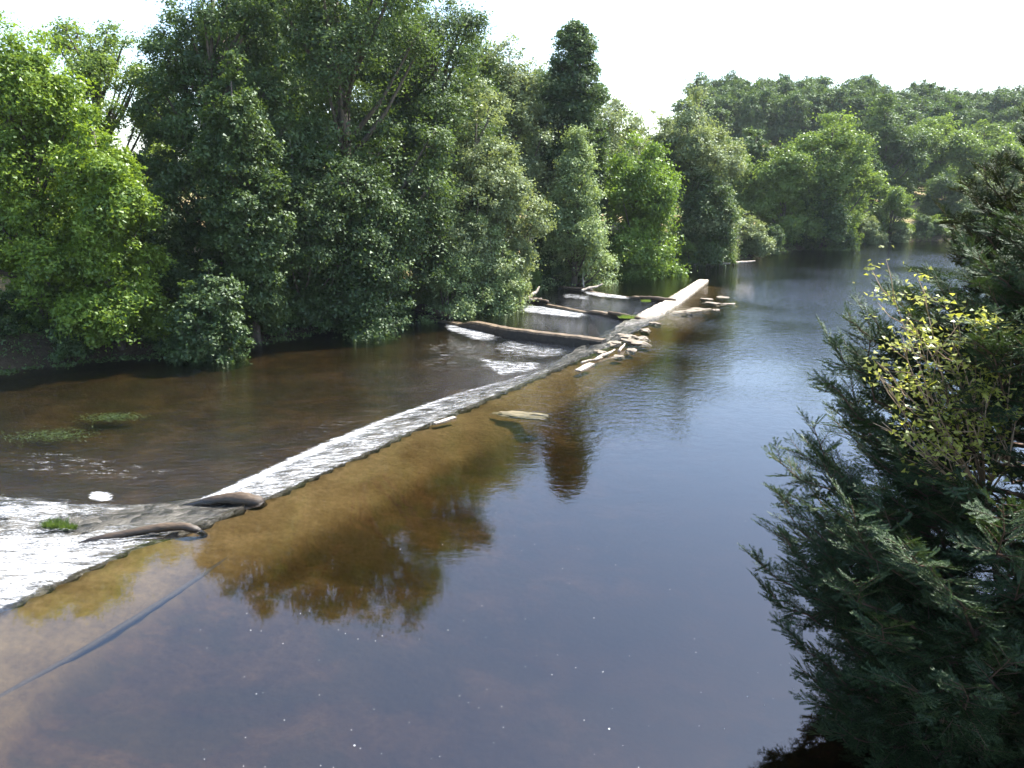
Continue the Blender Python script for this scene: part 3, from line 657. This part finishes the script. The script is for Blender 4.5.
# ------------------------------------------------------------------ the left bank, near to far
TREES = [
 # name, px, top, halfwidth, Y, seed, mat, shape, kw, label
 ('ash_tree', 5, 8, 100, 50, 1, 'ash', 'full', dict(hb=1.5, nl=46, nc=48, nlv=60, sprawl=.12), 'yellow-green ash at the far left edge of the picture'),
 ('ash_tree', 92, 105, 62, 48, 2, 'ash', 'full', dict(hb=1.2, nl=34, nc=40, nlv=56), 'lower yellow-green ash right of the leftmost ash'),
 ('ash_tree', 85, 12, 62, 60, 3, 'lime', 'round', dict(hb=5, nl=44, nc=20, nlv=36, lobe=.24), 'thin open-crowned tree showing sky, behind the two ashes'),
 ('alder_tree', 150, 185, 55, 53, 41, 'alder', 'full', dict(hb=.8, nl=30, nc=40, nlv=52), 'dark rounded tree in the shade right of the ashes'),
 ('alder_tree', 205, 262, 42, 47.5, 4, 'alder', 'full', dict(hb=.2, nl=22, nc=34, nlv=46, droop=1.2), 'low dark alder drooping over the shaded water'),
 ('alder_tree', 205, -38, 88, 58, 5, 'alder', 'full', dict(dlow=.88, hb=1, nl=50, nc=46, nlv=60, sprawl=.11), 'tall dark tree right of the sky gap'),
 ('willow_tree', 232, 48, 44, 52, 42, 'oak', 'round', dict(hb=2, nl=26, nc=40, nlv=56), 'leafy crown lit on top in front of the tall dark trees'),
 ('alder_tree', 335, -95, 108, 61, 6, 'oak', 'full', dict(dlow=.88, hb=1.5, nl=60, nc=46, nlv=60, sprawl=.11), 'tallest dark tree rising beyond the top of the picture'),
 ('alder_tree', 290, 110, 62, 56, 43, 'alder', 'full', dict(hb=.8, nl=38, nc=40, nlv=56), 'dark tree standing in front of the tallest one'),
 ('alder_tree', 362, 150, 58, 58, 44, 'alder', 'full', dict(hb=.5, nl=36, nc=42, nlv=54), 'deep green tree at the water left of the pale willow bush'),
 ('lime_tree', 430, -28, 72, 70, 7, 'oak', 'round', dict(hb=5, nl=42, nc=42, nlv=56), 'tall green tree just right of the tallest one'),
 ('lime_tree', 478, 78, 66, 66, 8, 'willow', 'round', dict(hb=2.5, nl=44, nc=46, nlv=60, sprawl=.11), 'broad grey-green tree above the pale willow bush'),
 ('willow_bush', 451, 172, 48, 63, 9, 'sallow', 'full', dict(hb=.4, dlow=.6, nl=28, nc=40, nlv=56, trunk=False, ls=.2), 'pale grey-green willow bush at the nearest cross wall'),
 ('willow_bush', 500, 222, 31, 64, 10, 'sallow', 'full', dict(hb=.3, nl=20, nc=30, nlv=50, trunk=False, ls=.2), 'small pale willow bush right of the larger one'),
 ('lime_tree', 512, 28, 55, 84, 11, 'willow', 'round', dict(hb=6, nl=26, nc=32, nlv=46, ls=.28), 'light open tree left of the tall dark oval tree'),
 ('oval_tree', 574, 20, 36, 86, 12, 'alder', 'oval', dict(hb=2, nl=80, nc=36, nlv=52, ls=.28, lobe=.4), 'tall narrow oval dark tree against the white sky'),
 ('silver_tree', 577, 128, 52, 79, 13, 'sallow', 'cone', dict(hb=.5, nl=36, nc=38, nlv=56, ls=.24), 'silvery green cone-shaped tree at the water'),
 ('maple_tree', 640, 133, 54, 88, 14, 'maple', 'full', dict(hb=.5, nl=40, nc=40, nlv=52, ls=.28), 'bright yellow-green tree right of the silvery cone'),
 ('grey_tree', 612, 92, 44, 102, 15, 'willow', 'round', dict(hb=4, nl=24, nc=30, nlv=44, ls=.32), 'grey-green tree behind the gap between silvery and bright trees'),
 ('poplar_tree', 700, 82, 52, 103, 16, 'willow', 'full', dict(hb=2, nl=44, nc=40, nlv=54, ls=.3), 'tall pale grey-green tree behind the far end of the weir'),
 ('poplar_tree', 660, 108, 34, 106, 17, 'willow', 'round', dict(hb=3, nl=22, nc=30, nlv=46, ls=.3), 'smaller pale tree at the left shoulder of the tall pale one'),
 ('alder_tree', 712, 168, 34, 99, 18, 'oak', 'full', dict(hb=.4, nl=28, nc=34, nlv=50, ls=.28), 'mid green tree over the stranded bleached trunk'),
 ('spreading_tree', 836, 112, 48, 124, 19, 'lime', 'spread', dict(hb=4, nl=30, nc=44, nlv=52, ls=.34), 'wide spreading light green tree leaning over the far water'),
 ('spreading_tree', 790, 140, 36, 121, 20, 'lime', 'full', dict(hb=1, nl=28, nc=40, nlv=50, ls=.32), 'rounded light green tree left of the spreading one'),
 ('dark_tree', 826, 185, 32, 121, 21, 'oak', 'full', dict(hb=.5, nl=24, nc=34, nlv=46, ls=.3), 'shaded green tree under the spreading one'),
 ('round_bush', 894, 183, 26, 137, 22, 'lime', 'full', dict(hb=.5, nl=26, nc=34, nlv=48, ls=.28, trunk=False, lobe=.28), 'domed yellow-green bush on the far bank'),
 ('round_tree', 892, 95, 34, 160, 23, 'oak', 'round', dict(hb=2, nl=26, nc=34, nlv=46, ls=.42), 'round dark tree behind the domed yellow-green bush'),
 ('round_tree', 942, 114, 42, 168, 24, 'lime', 'round', dict(hb=2, nl=30, nc=36, nlv=46, ls=.44), 'broad light green tree right of the round dark one'),
 ('round_tree', 757, 126, 24, 140, 25, 'oak', 'round', dict(hb=2, nl=20, nc=30, nlv=44, ls=.4), 'round green tree behind, between pale tree and light green trees'),
 ('far_tree', 948, 168, 28, 148, 26, 'oak', 'full', dict(hb=.5, nl=22, nc=30, nlv=44, ls=.34), 'mid green tree at the far waterline right of the domed bush'),
 ('far_tree', 1005, 135, 38, 158, 27, 'lime', 'full', dict(hb=1, nl=28, nc=34, nlv=46, ls=.4), 'light green tree at the far bank behind the conifer'),
 ('far_tree', 985, 168, 26, 150, 28, 'willow', 'full', dict(hb=.5, nl=20, nc=30, nlv=44, ls=.34), 'pale tree on the far bank just left of the conifer'),
]
for (nm, px, top, hw, Y, seed, mat, shape, kw, lab) in TREES:
    loc, H, R = spot(px, top, hw, Y, .3 if Y < 140 else 0)
    build_tree(nm, loc, seed, H, R, mat, lab, 'bush' if 'bush' in nm else 'tree', shape=shape, rz=seed * 1.3, **kw)

# shrubs and small growth on the bank line (copies of four prototypes)
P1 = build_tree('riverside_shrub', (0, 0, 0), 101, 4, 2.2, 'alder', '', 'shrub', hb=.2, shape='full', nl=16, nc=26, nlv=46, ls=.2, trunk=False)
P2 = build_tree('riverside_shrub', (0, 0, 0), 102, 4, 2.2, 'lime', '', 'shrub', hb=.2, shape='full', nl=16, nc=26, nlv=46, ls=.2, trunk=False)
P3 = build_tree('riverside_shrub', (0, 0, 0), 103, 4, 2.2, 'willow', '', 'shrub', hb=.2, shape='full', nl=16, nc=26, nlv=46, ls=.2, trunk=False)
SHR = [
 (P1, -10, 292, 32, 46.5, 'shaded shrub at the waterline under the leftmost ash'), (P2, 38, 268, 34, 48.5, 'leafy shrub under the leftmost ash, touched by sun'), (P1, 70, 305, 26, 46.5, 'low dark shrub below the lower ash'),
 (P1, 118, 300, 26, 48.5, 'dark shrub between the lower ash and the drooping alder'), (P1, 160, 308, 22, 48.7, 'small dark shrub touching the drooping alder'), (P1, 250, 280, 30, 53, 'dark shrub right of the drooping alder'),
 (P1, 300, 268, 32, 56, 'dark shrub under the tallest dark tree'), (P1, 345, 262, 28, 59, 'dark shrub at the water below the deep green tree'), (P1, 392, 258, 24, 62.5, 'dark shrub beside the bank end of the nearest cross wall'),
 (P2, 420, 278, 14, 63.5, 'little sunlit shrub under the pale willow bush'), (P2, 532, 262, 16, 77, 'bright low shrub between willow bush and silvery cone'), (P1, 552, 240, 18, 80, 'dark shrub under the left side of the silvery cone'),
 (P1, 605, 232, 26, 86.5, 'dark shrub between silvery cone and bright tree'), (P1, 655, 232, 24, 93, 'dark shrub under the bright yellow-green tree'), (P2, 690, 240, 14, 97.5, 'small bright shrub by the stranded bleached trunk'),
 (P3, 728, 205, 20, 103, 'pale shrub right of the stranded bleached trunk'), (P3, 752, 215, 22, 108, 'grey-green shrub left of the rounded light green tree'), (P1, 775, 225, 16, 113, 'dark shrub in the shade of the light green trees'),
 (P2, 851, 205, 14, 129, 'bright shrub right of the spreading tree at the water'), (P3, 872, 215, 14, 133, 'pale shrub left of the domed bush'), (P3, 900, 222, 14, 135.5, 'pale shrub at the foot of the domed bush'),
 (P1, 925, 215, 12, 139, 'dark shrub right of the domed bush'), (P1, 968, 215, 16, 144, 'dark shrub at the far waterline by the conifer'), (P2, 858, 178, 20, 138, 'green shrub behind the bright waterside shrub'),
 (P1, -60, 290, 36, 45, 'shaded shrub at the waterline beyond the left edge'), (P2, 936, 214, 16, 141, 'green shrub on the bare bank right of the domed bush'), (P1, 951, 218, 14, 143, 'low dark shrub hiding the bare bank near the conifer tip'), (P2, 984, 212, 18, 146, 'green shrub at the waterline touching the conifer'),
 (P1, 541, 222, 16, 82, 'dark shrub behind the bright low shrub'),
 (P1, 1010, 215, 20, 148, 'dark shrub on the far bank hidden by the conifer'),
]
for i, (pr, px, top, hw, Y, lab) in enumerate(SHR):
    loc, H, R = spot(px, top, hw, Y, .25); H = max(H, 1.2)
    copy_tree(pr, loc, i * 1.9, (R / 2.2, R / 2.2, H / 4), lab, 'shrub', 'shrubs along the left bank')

# trees behind the front row, and the wood on the hill
B1 = build_tree('background_tree', (0, 0, 0), 201, 16, 6, 'oak', '', dlow=.88, nl=34, nc=32, nlv=36, ls=.42, hb=3)
B2 = build_tree('background_tree', (0, 0, 0), 202, 16, 6, 'alder', '', dlow=.88, nl=34, nc=32, nlv=36, ls=.42, hb=3, shape='full')
B3 = build_tree('background_tree', (0, 0, 0), 203, 16, 6, 'lime', '', nl=30, nc=32, nlv=36, ls=.42, hb=2.5, shape='full')
BG = [
 (B3, -70, 0, 80, 62, 'pale green tree beyond the left edge behind the ash'), (B1, 20, 60, 70, 72, 'green tree glimpsed behind the leftmost ash'), (B2, 160, 60, 40, 76, 'dark tree glimpsed behind the sky gap'),
 (B1, 270, -85, 75, 74, 'tree behind the tall dark ones, left of the tallest'), (B2, 385, -55, 60, 78, 'tree behind the tall dark ones, right of the tallest'), (B3, 470, 20, 40, 84, 'light tree rising behind the broad grey-green one'),
 (B1, 540, 60, 34, 98, 'green tree behind, left of the tall oval tree'), (B2, 600, 120, 30, 104, 'dark tree behind the silvery cone'), (B1, 650, 138, 30, 112, 'green tree behind the bright yellow-green one'),
 (B3, 742, 150, 26, 125, 'light tree behind the tall pale one'), (B1, 800, 150, 34, 140, 'dark green tree behind the rounded light one'), (B2, 860, 140, 26, 150, 'dark tree behind the spreading one'),
 (B1, 915, 140, 30, 175, 'green tree on the slope above the domed bush'), (B3, 985, 120, 34, 185, 'light tree on the slope above the conifer tip'), (B1, 1040, 110, 40, 190, 'green tree on the slope at the right edge'),
 (B2, 950, 95, 30, 205, 'dark tree on the slope under the skyline, right part'), (B1, 905, 100, 30, 210, 'dark green tree on the slope under the skyline, left part'), (B1, 1075, 140, 50, 165, 'tree on the far bank beyond the right edge'),
 (B1, 722, 132, 24, 150, 'green tree on the slope behind the tall pale one'),
 (B1, -130, 20, 90, 56, 'tree beyond the left edge of the picture'), (B3, 1120, 150, 60, 160, 'light tree on the far bank beyond the right edge'),
]
for i, (pr, px, top, hw, Y, lab) in enumerate(BG):
    loc, H, R = spot(px, top, hw, Y); copy_tree(pr, loc, i * 2.3, (R / 6, R / 6, H / 16), lab, 'tree', 'trees behind the front row')
W1 = build_tree('woodland_tree', (0, 0, 0), 301, 18, 6, 'wood', '', nl=30, nc=30, nlv=30, ls=.5, hb=5, lobe=.42)
W3 = build_tree('woodland_tree', (0, 0, 0), 303, 18, 6, 'oak', '', nl=30, nc=30, nlv=30, ls=.5, hb=5, lobe=.42)
W2 = build_tree('woodland_tree', (0, 0, 0), 302, 18, 6, 'wood', '', nl=30, nc=30, nlv=30, ls=.5, hb=6, shape='full', lobe=.42)
sky = [(700, 78), (720, 70), (745, 68), (790, 70), (830, 70), (870, 73), (905, 80), (935, 78), (965, 84), (985, 88), (1010, 82), (1060, 80), (1200, 84), (1400, 90)]
rng = random.Random(8)
ORD = 'first second third fourth fifth sixth seventh eighth ninth tenth eleventh twelfth thirteenth fourteenth fifteenth sixteenth seventeenth eighteenth nineteenth twentieth'.split()
def ordinal(i):
    if i < 20: return ORD[i]
    t_ = {2: 'twenty', 3: 'thirty'}[(i + 1) // 10]; u = (i + 1) % 10
    return (t_[:-1] + 'ieth') if u == 0 else t_ + '-' + ORD[u - 1]
for rowname, Y, dt in (('front edge', 226, 17), ('middle rank', 246, 7), ('skyline rank', 268, 0)):
    px = 704.0; i = 0
    while px < 1130:
        top = np.interp(px, [a for a, _ in sky], [b for _, b in sky]) + dt + rng.uniform(-4, 6)
        p = D(px, top, Y); z0 = LZ(p.x, Y); H = max(12, min(p.z - z0, 24)); R = rng.uniform(4.8, 7.8)
        copy_tree(rng.choice((W1, W2, W3)), (p.x, Y + rng.uniform(-5, 5), p.z - H), rng.uniform(0, 6), (R / 6, R / 6, H / 18),
                  'green tree of the hill wood, %s from the left along its %s' % (ordinal(i), rowname), 'tree', 'wood on the hill')
        i += 1; px += R * rng.uniform(3.0, 4.6) * 226 / Y
for pr in (P1, P2, P3, B1, B2, B3, W1, W2, W3):
    for ch in list(pr.children): bpy.data.objects.remove(ch)
    bpy.data.objects.remove(pr)

# low growth along the bank: nobody could count it
def undergrowth():
    r = np.random.default_rng(77); L = resample(LBANK[3:], 1500); seg = L[1:] - L[:-1]
    m = 5200; i = r.integers(0, len(seg), m); u = r.uniform(size=(m, 1)); d = unit(seg[i]); nrm = np.stack([-d[:, 1], d[:, 0]], 1)
    P_ = L[i] + seg[i] * u + nrm * (r.uniform(-.3, 1, (m, 1)) ** 1 * 4.5); k = (P_[:, 0] < 140); P_ = P_[k]; m = len(P_)
    z_ = land_z(P_); h = r.uniform(.15, 1.0, m)
    C = np.c_[P_, z_ + h * .6]; idx = np.repeat(np.arange(m), 34)
    Pt = C[idx] + r.normal(size=(len(idx), 3)) * np.array([.38, .38, .28]) * (.5 + h[idx, None]); Pt[:, 2] = np.maximum(Pt[:, 2], -.3)
    nr = unit(np.array([0, 0, .8]) + r.normal(size=(len(idx), 3)) * .6); V, Fc = leaf_tris(r, Pt, nr, .2, .5)
    obj('undergrowth', mesh('undergrowth', V, Fc, [LM['oak']], False, {'tone': ('FACE', np.clip(.4 + .25 * r.normal(size=len(idx)), 0, 1))}), kind='stuff', label='low green growth along the foot of the left bank')
undergrowth()
# tufts
def tuft(name, px, py, z, R_, H_, mat, label, n_=260, cat='plant'):
    r = np.random.default_rng(int(px)); x, y = G(px, py, z); V = []; Fc = []
    a = r.uniform(0, 6.28, n_); rr = R_ * np.sqrt(r.uniform(size=n_)); bx, by = np.cos(a) * rr, np.sin(a) * rr * .5
    h = H_ * r.uniform(.4, 1, n_); lx, ly = r.normal(size=n_) * H_ * .4, r.normal(size=n_) * H_ * .4
    for i in range(n_): V += [(bx[i] - .02, by[i], 0), (bx[i] + .02, by[i], 0), (bx[i] + lx[i], by[i] + ly[i], h[i])]
    o = obj(name, mesh(name, V, np.arange(3 * n_).reshape(-1, 3), [LM[mat]], False, {'tone': ('FACE', r.uniform(size=n_))})); o.location = (x, y, z); tag(o, label, cat)
tuft('grass_tuft', 628, 318, .1, .7, .3, 'lime', 'bright green tuft on the weir at the middle cross wall')
tuft('grass_tuft', 646, 302, .15, .4, .25, 'lime', 'small green tuft on the weir by the farthest cross wall')
tuft('grass_tuft', 55, 527, -.2, .35, .3, 'oak', 'weed tuft standing in the white chute beside the thin log')
tuft('grass_tuft', 68, 529, -.2, .25, .22, 'oak', 'smaller weed tuft right beside the first in the chute')
def weed(px, py, R_, label):
    r = np.random.default_rng(int(px)); x, y = G(px, py, Z_LOW); m = 900; P_ = r.normal(size=(m, 3)) * np.array([R_, R_ * .5, .03])
    V, Fc = leaf_tris(r, P_, unit(np.array([0, 0, 1.]) + r.normal(size=(m, 3)) * .25), .16, .35)
    o = obj('water_weed', mesh('water_weed', V, Fc, [LM['oak']], False, {'tone': ('FACE', r.uniform(size=m))})); o.location = (x, y, Z_LOW - .10); tag(o, label, 'water weed')
weed(50, 433, .9, 'larger green weed mat just under the brown shallow water'); weed(112, 415, .6, 'smaller green weed mat farther out toward the shade')

# flecks drifting on the calm water
def flecks():
    r = np.random.default_rng(5); V = []; Fc = []
    for i in range(120):
        px = r.uniform(200, 820); py = 490 + 280 * r.uniform() ** .8
        if px < 330 and py < 600: continue
        x, y = G(px, py); s_ = r.uniform(.005, .012) * (1 + (r.uniform() < .08) * .8); b = len(V); ka = 6; ph = r.uniform(0, 6)
        for k_ in range(ka): a = ph + k_ * 2 * math.pi / ka; q = s_ * r.uniform(.6, 1.2); V.append((x + math.cos(a) * q, y + math.sin(a) * q, .006))
        V.append((x, y, .006 + s_ * .6)); Fc += [(b + k_, b + (k_ + 1) % ka, b + ka) for k_ in range(ka)]
    m, nt, out = newmat('fleck_white'); d_ = nt.nodes.new('ShaderNodeBsdfDiffuse'); d_.inputs[0].default_value = (.85, .86, .84, 1); nt.links.new(d_.outputs[0], out.inputs[0])
    obj('foam_flecks', mesh('foam_flecks', V, Fc, [m]), kind='stuff', label='tiny white flecks drifting on the calm dark water')
flecks()

# ------------------------------------------------------------------ right foreground conifers
def conifer(name, base, sil, Yp, label, seed, mat, nb, extra=(), apex=13.0, need=.042, tw=.26, cone_front=True):
    """sil: silhouette places -> radius by height; boughs with side branches carrying flat needle sprays"""
    r = np.random.default_rng(seed); bx, by, bz = base
    zs = []; rs_ = []
    for (px, py) in sil:
        p = D(px, py, Yp); zs.append(p.z); rs_.append(max(.3, bx - p.x))
    o_ = np.argsort(zs); zs = np.array(zs)[o_]; rs_ = np.array(rs_)[o_]
    zs = np.r_[zs, apex]; rs_ = np.r_[rs_, .2]
    TV = []; TF = []
    tp = [(0, 0, -.5)] + [(.1 * math.sin(q * 2), .1 * math.cos(q * 3), q) for q in np.linspace(.5, apex - bz, 7)]
    tube(TV, TF, tp, [.34, .3, .26, .22, .18, .13, .08, .02], 9, .08, random.Random(seed))
    NP = []; ND = []; NN = []
    def spray(a, b, up_v):
        """needles either side of a twig a->b lying in the plane normal up_v"""
        d = b - a; L = np.linalg.norm(d); d = d / L; side = np.cross(d, up_v); side /= np.linalg.norm(side) + 1e-9
        k = max(4, int(L / .02)); t_ = np.linspace(.05, 1, k)
        for sgn in (-1, 1):
            NP.append(a + d * (t_ * L)[:, None]); ND.append(np.repeat((side * sgn * .85 + d * .6 + up_v * .12)[None], k, 0)); NN.append(np.repeat(up_v[None], k, 0))
    def bough(s0, e, dens=1.0):
        L = np.linalg.norm(e - s0); m = 9; t_ = np.linspace(0, 1, m)[:, None]
        sag = L * .10; pts = s0 + (e - s0) * t_; pts[:, 2] += -sag * np.sin(t_[:, 0] * math.pi) + .06 * L * t_[:, 0] ** 3
        pts[1:-1] += r.normal(size=(m - 2, 3)) * .03 * L
        rb = .018 + .008 * L; tube(TV, TF, [tuple(p) for p in pts], list(np.linspace(rb, .006, m)), 5)
        k = int(L / .16 * dens) + 4
        for j in range(k):
            f = .28 + .72 * (j + r.uniform()) / k; ii = min(int(f * (m - 1)), m - 2); q = pts[ii] + (pts[ii + 1] - pts[ii]) * (f * (m - 1) - ii)
            tg = unit(pts[ii + 1] - pts[ii]); upv = np.array([0, 0, 1.]); sd = unit(np.cross(tg, upv)); sg = 1 if j % 2 else -1
            sl = min(1.15, .22 * L * (1.15 - f) + .25) * r.uniform(.7, 1.2)
            dr = unit(tg * r.uniform(.6, 1.1) + sd * sg * r.uniform(.5, 1.0) + upv * r.uniform(-.35, .5)); e2 = q + dr * sl; e2[2] -= .05 * sl
            tube(TV, TF, [tuple(q), tuple((q + e2) / 2), tuple(e2)], [.008, .006, .003], 3)
            pn = unit(upv * .9 + r.normal(size=3) * .35); k2 = int(sl / .055) + 2
            for h in range(k2):
                f2 = .08 + .92 * (h + .5) / k2; c = q + (e2 - q) * f2; s3 = unit(np.cross(dr, pn)) * (1 if h % 2 else -1)
                tl = tw * (1.1 - .6 * f2) * r.uniform(.6, 1.2); dd_ = unit(dr * .9 + s3 * .8 + r.normal(size=3) * .12 + upv * r.uniform(-.1, .25))
                spray(c, c + dd_ * tl, pn)
            spray(e2 - dr * .05, e2 + dr * .15, pn)
        spray(pts[-2], pts[-1] + unit(pts[-1] - pts[-2]) * .12, np.array([0, 0, 1.]))
    for i in range(nb):
        zt = r.uniform(zs[0], apex - .4); R_ = np.interp(zt, zs, rs_) * r.uniform(.72, 1.02) * (1 if r.uniform() < .75 else r.uniform(.5, .8))
        a = r.uniform(math.radians(125), math.radians(305)) if r.uniform() < .8 else r.uniform(0, 6.28)
        e = np.array([math.cos(a) * R_, math.sin(a) * R_, zt - bz]); sz = max(.3, e[2] - R_ * r.uniform(.1, .55))
        bough(np.array([0, 0, sz]), e)
    for (px, py, Y_, back) in extra:
        p = D(px, py, Y_); e = np.array([p.x - bx, p.y - by, p.z - bz]); R_ = math.hypot(e[0], e[1]); s0 = np.array([0, 0, max(.3, e[2] - R_ * back)])
        s0[:2] = e[:2] * .35; s0[2] = e[2] - (e[2] - s0[2]) * .65
        bough(s0, e, 1.25)
    NP = np.concatenate(NP); ND = unit(np.concatenate(ND)); NN = np.concatenate(NN); m = len(NP)
    sdv = unit(np.cross(ND, NN) + r.normal(size=(m, 3)) * .25); ln = need * r.uniform(.7, 1.25, (m, 1)); wd = ln * .24
    V = np.empty((m, 3, 3)); V[:, 0] = NP - sdv * wd; V[:, 1] = NP + sdv * wd; V[:, 2] = NP + ND * ln
    tone = np.clip(.4 + .3 * r.normal(size=m), 0, 1)
    root = empty(name, base, label, 'tree')
    obj('crown', mesh(name + '_crown', V.reshape(-1, 3), np.arange(3 * m).reshape(-1, 3), [LM[mat]], False, {'tone': ('FACE', tone)}), root)
    obj('trunk', mesh(name + '_trunk', TV, TF, [BARK_Y], True), root)
    print(name, m, 'needles')
sil = [(1020, 240), (960, 300), (900, 330), (862, 350), (858, 395), (850, 440), (838, 480), (800, 530), (782, 570), (790, 610), (808, 650), (822, 700), (848, 740), (865, 790), (900, 850), (960, 950)]
ext = [(757, 572, 12.2, .3), (776, 540, 12.0, .6), (768, 600, 12.0, .2), (812, 440, 12.6, .9), (822, 474, 12.4, .7), (830, 352, 13.4, .6), (848, 328, 13.6, .8), (828, 392, 13.2, .3),
       (790, 645, 11.8, .5), (800, 680, 11.6, .3), (815, 715, 11.4, .2), (835, 745, 11.2, .2), (800, 510, 12.0, .5), (870, 325, 13.4, .9), (880, 640, 9.6, .4), (900, 560, 9.4, .5), (860, 600, 10.0, .4), (940, 600, 9.2, .5), (900, 700, 9.4, .3), (960, 700, 9.0, .3), (850, 520, 10.6, .6), (1000, 520, 9.2, .6)]
YB = (9.3, 13.0); conifer('yew_tree', (YB[0], YB[1], LZ(*YB)), sil, 12.3, 'dark blue-green yew filling the lower right corner', 11, 'yew', 420, ext, apex=10.2)
sil2 = [(1006, 180), (990, 210), (978, 245), (966, 290), (958, 330), (950, 380), (950, 430)]
ext2 = [(992, 178, 17.2, .9), (1002, 200, 17, .8), (975, 232, 17, .7), (966, 262, 17, .5), (960, 300, 17, .4), (1012, 215, 16.5, .8), (985, 275, 16.3, .5)]
YC = (14.2, 17.8); conifer('cypress_tree', (YC[0], YC[1], LZ(*YC)), sil2, 17.0, 'taller brownish-green conifer at the right edge behind the yew', 12, 'cyp', 150, ext2, apex=14.5, need=.055)

def gold_shrub():
    r = np.random.default_rng(21); base = np.array([9.0, 11.9, LZ(9.0, 11.9)]); TV = []; TF = []; LP = []; LN = []
    tgt = [(893, 296, 12.2), (925, 300, 11.6), (905, 330, 11.6), (880, 410, 11.2), (870, 440, 11.0), (940, 340, 11.4), (965, 320, 11.3), (985, 345, 11.2), (905, 400, 11.0), (925, 430, 10.9), (895, 455, 10.9),
           (950, 380, 11.0), (1000, 370, 11.0), (975, 410, 10.9), (935, 470, 10.8), (865, 380, 11.4), (890, 365, 11.2), (1015, 330, 11.2), (912, 360, 11.1), (960, 440, 10.8), (1005, 430, 10.8)]
    hub = np.array([0, 0, 0.]); 
    fork = np.array(D(985, 500, 12.6)) - base
    tube(TV, TF, [(0, 0, -.2), tuple(fork * .5), tuple(fork)], [.09, .07, .05], 7)
    for (px, py, Y_) in tgt:
        Y_ += .5; px += 12 if py > 310 else 0; py -= 18 if py > 340 else 0; e = np.array(D(px, py, Y_)) - base; mid_ = (fork + e) / 2 + r.normal(size=3) * .12
        tube(TV, TF, [tuple(fork), tuple(mid_), tuple(e)], [.02, .013, .005], 5)
        for j in range(9):
            f = r.uniform(.35, 1); q = fork + (e - fork) * f if f < .5 else mid_ + (e - mid_) * (f - .5) * 2
            d = unit(unit(e - fork) + r.normal(size=3) * .6 + np.array([-.1, 0, .2])); L = r.uniform(.25, .7); q2 = q + d * L
            tube(TV, TF, [tuple(q), tuple((q + q2) / 2 + r.normal(size=3) * .03), tuple(q2)], [.009, .007, .003], 4)
            if r.uniform() < (.7 if py < 350 else .38):
                k = r.integers(5, 24); LP.append(q2 + r.normal(size=(k, 3)) * .12); LN.append(unit(np.array([-.1, -.2, .8]) + r.normal(size=(k, 3)) * .5))
        if py < 305 or px > 895: LP.append(e + r.normal(size=(34, 3)) * np.array([.16, .12, .05])); LN.append(unit(np.array([0, -.2, 1.]) + r.normal(size=(34, 3)) * .35))
    LP = np.concatenate(LP); LN = np.concatenate(LN); V, Fc = leaf_tris(r, LP, LN, .085, .75)
    root = empty('yellow_shrub', tuple(base), 'sunlit yellow-green leaved shrub with bare pale twigs poking from the yew', 'shrub')
    obj('leaves', mesh('yellow_shrub_leaves', V, Fc, [LM['gold']], False, {'tone': ('FACE', r.uniform(size=len(LP)))}), root)
    obj('stems', mesh('yellow_shrub_stems', TV, TF, [TWIG], True), root)
gold_shrub()

# ------------------------------------------------------------------ summer haze
def haze():
    x0, x1, y0, y1, z0, z1 = -1400, 1500, -480, 2100, -8, 75
    V = [(x, y, z) for z in (z0, z1) for x, y in ((x0, y0), (x1, y0), (x1, y1), (x0, y1))]
    Fc = [(3, 2, 1, 0), (4, 5, 6, 7), (0, 1, 5, 4), (1, 2, 6, 5), (2, 3, 7, 6), (3, 0, 4, 7)]
    m, nt, out = newmat('summer_haze'); pv = nt.nodes.new('ShaderNodeVolumePrincipled')
    pv.inputs['Color'].default_value = (.82, .9, 1, 1); pv.inputs['Density'].default_value = .00012; pv.inputs['Anisotropy'].default_value = .3
    nt.links.new(pv.outputs[0], out.inputs['Volume']); obj('haze', mesh('haze', V, Fc, [m]), kind='stuff', label='thin summer haze over the valley')
haze()
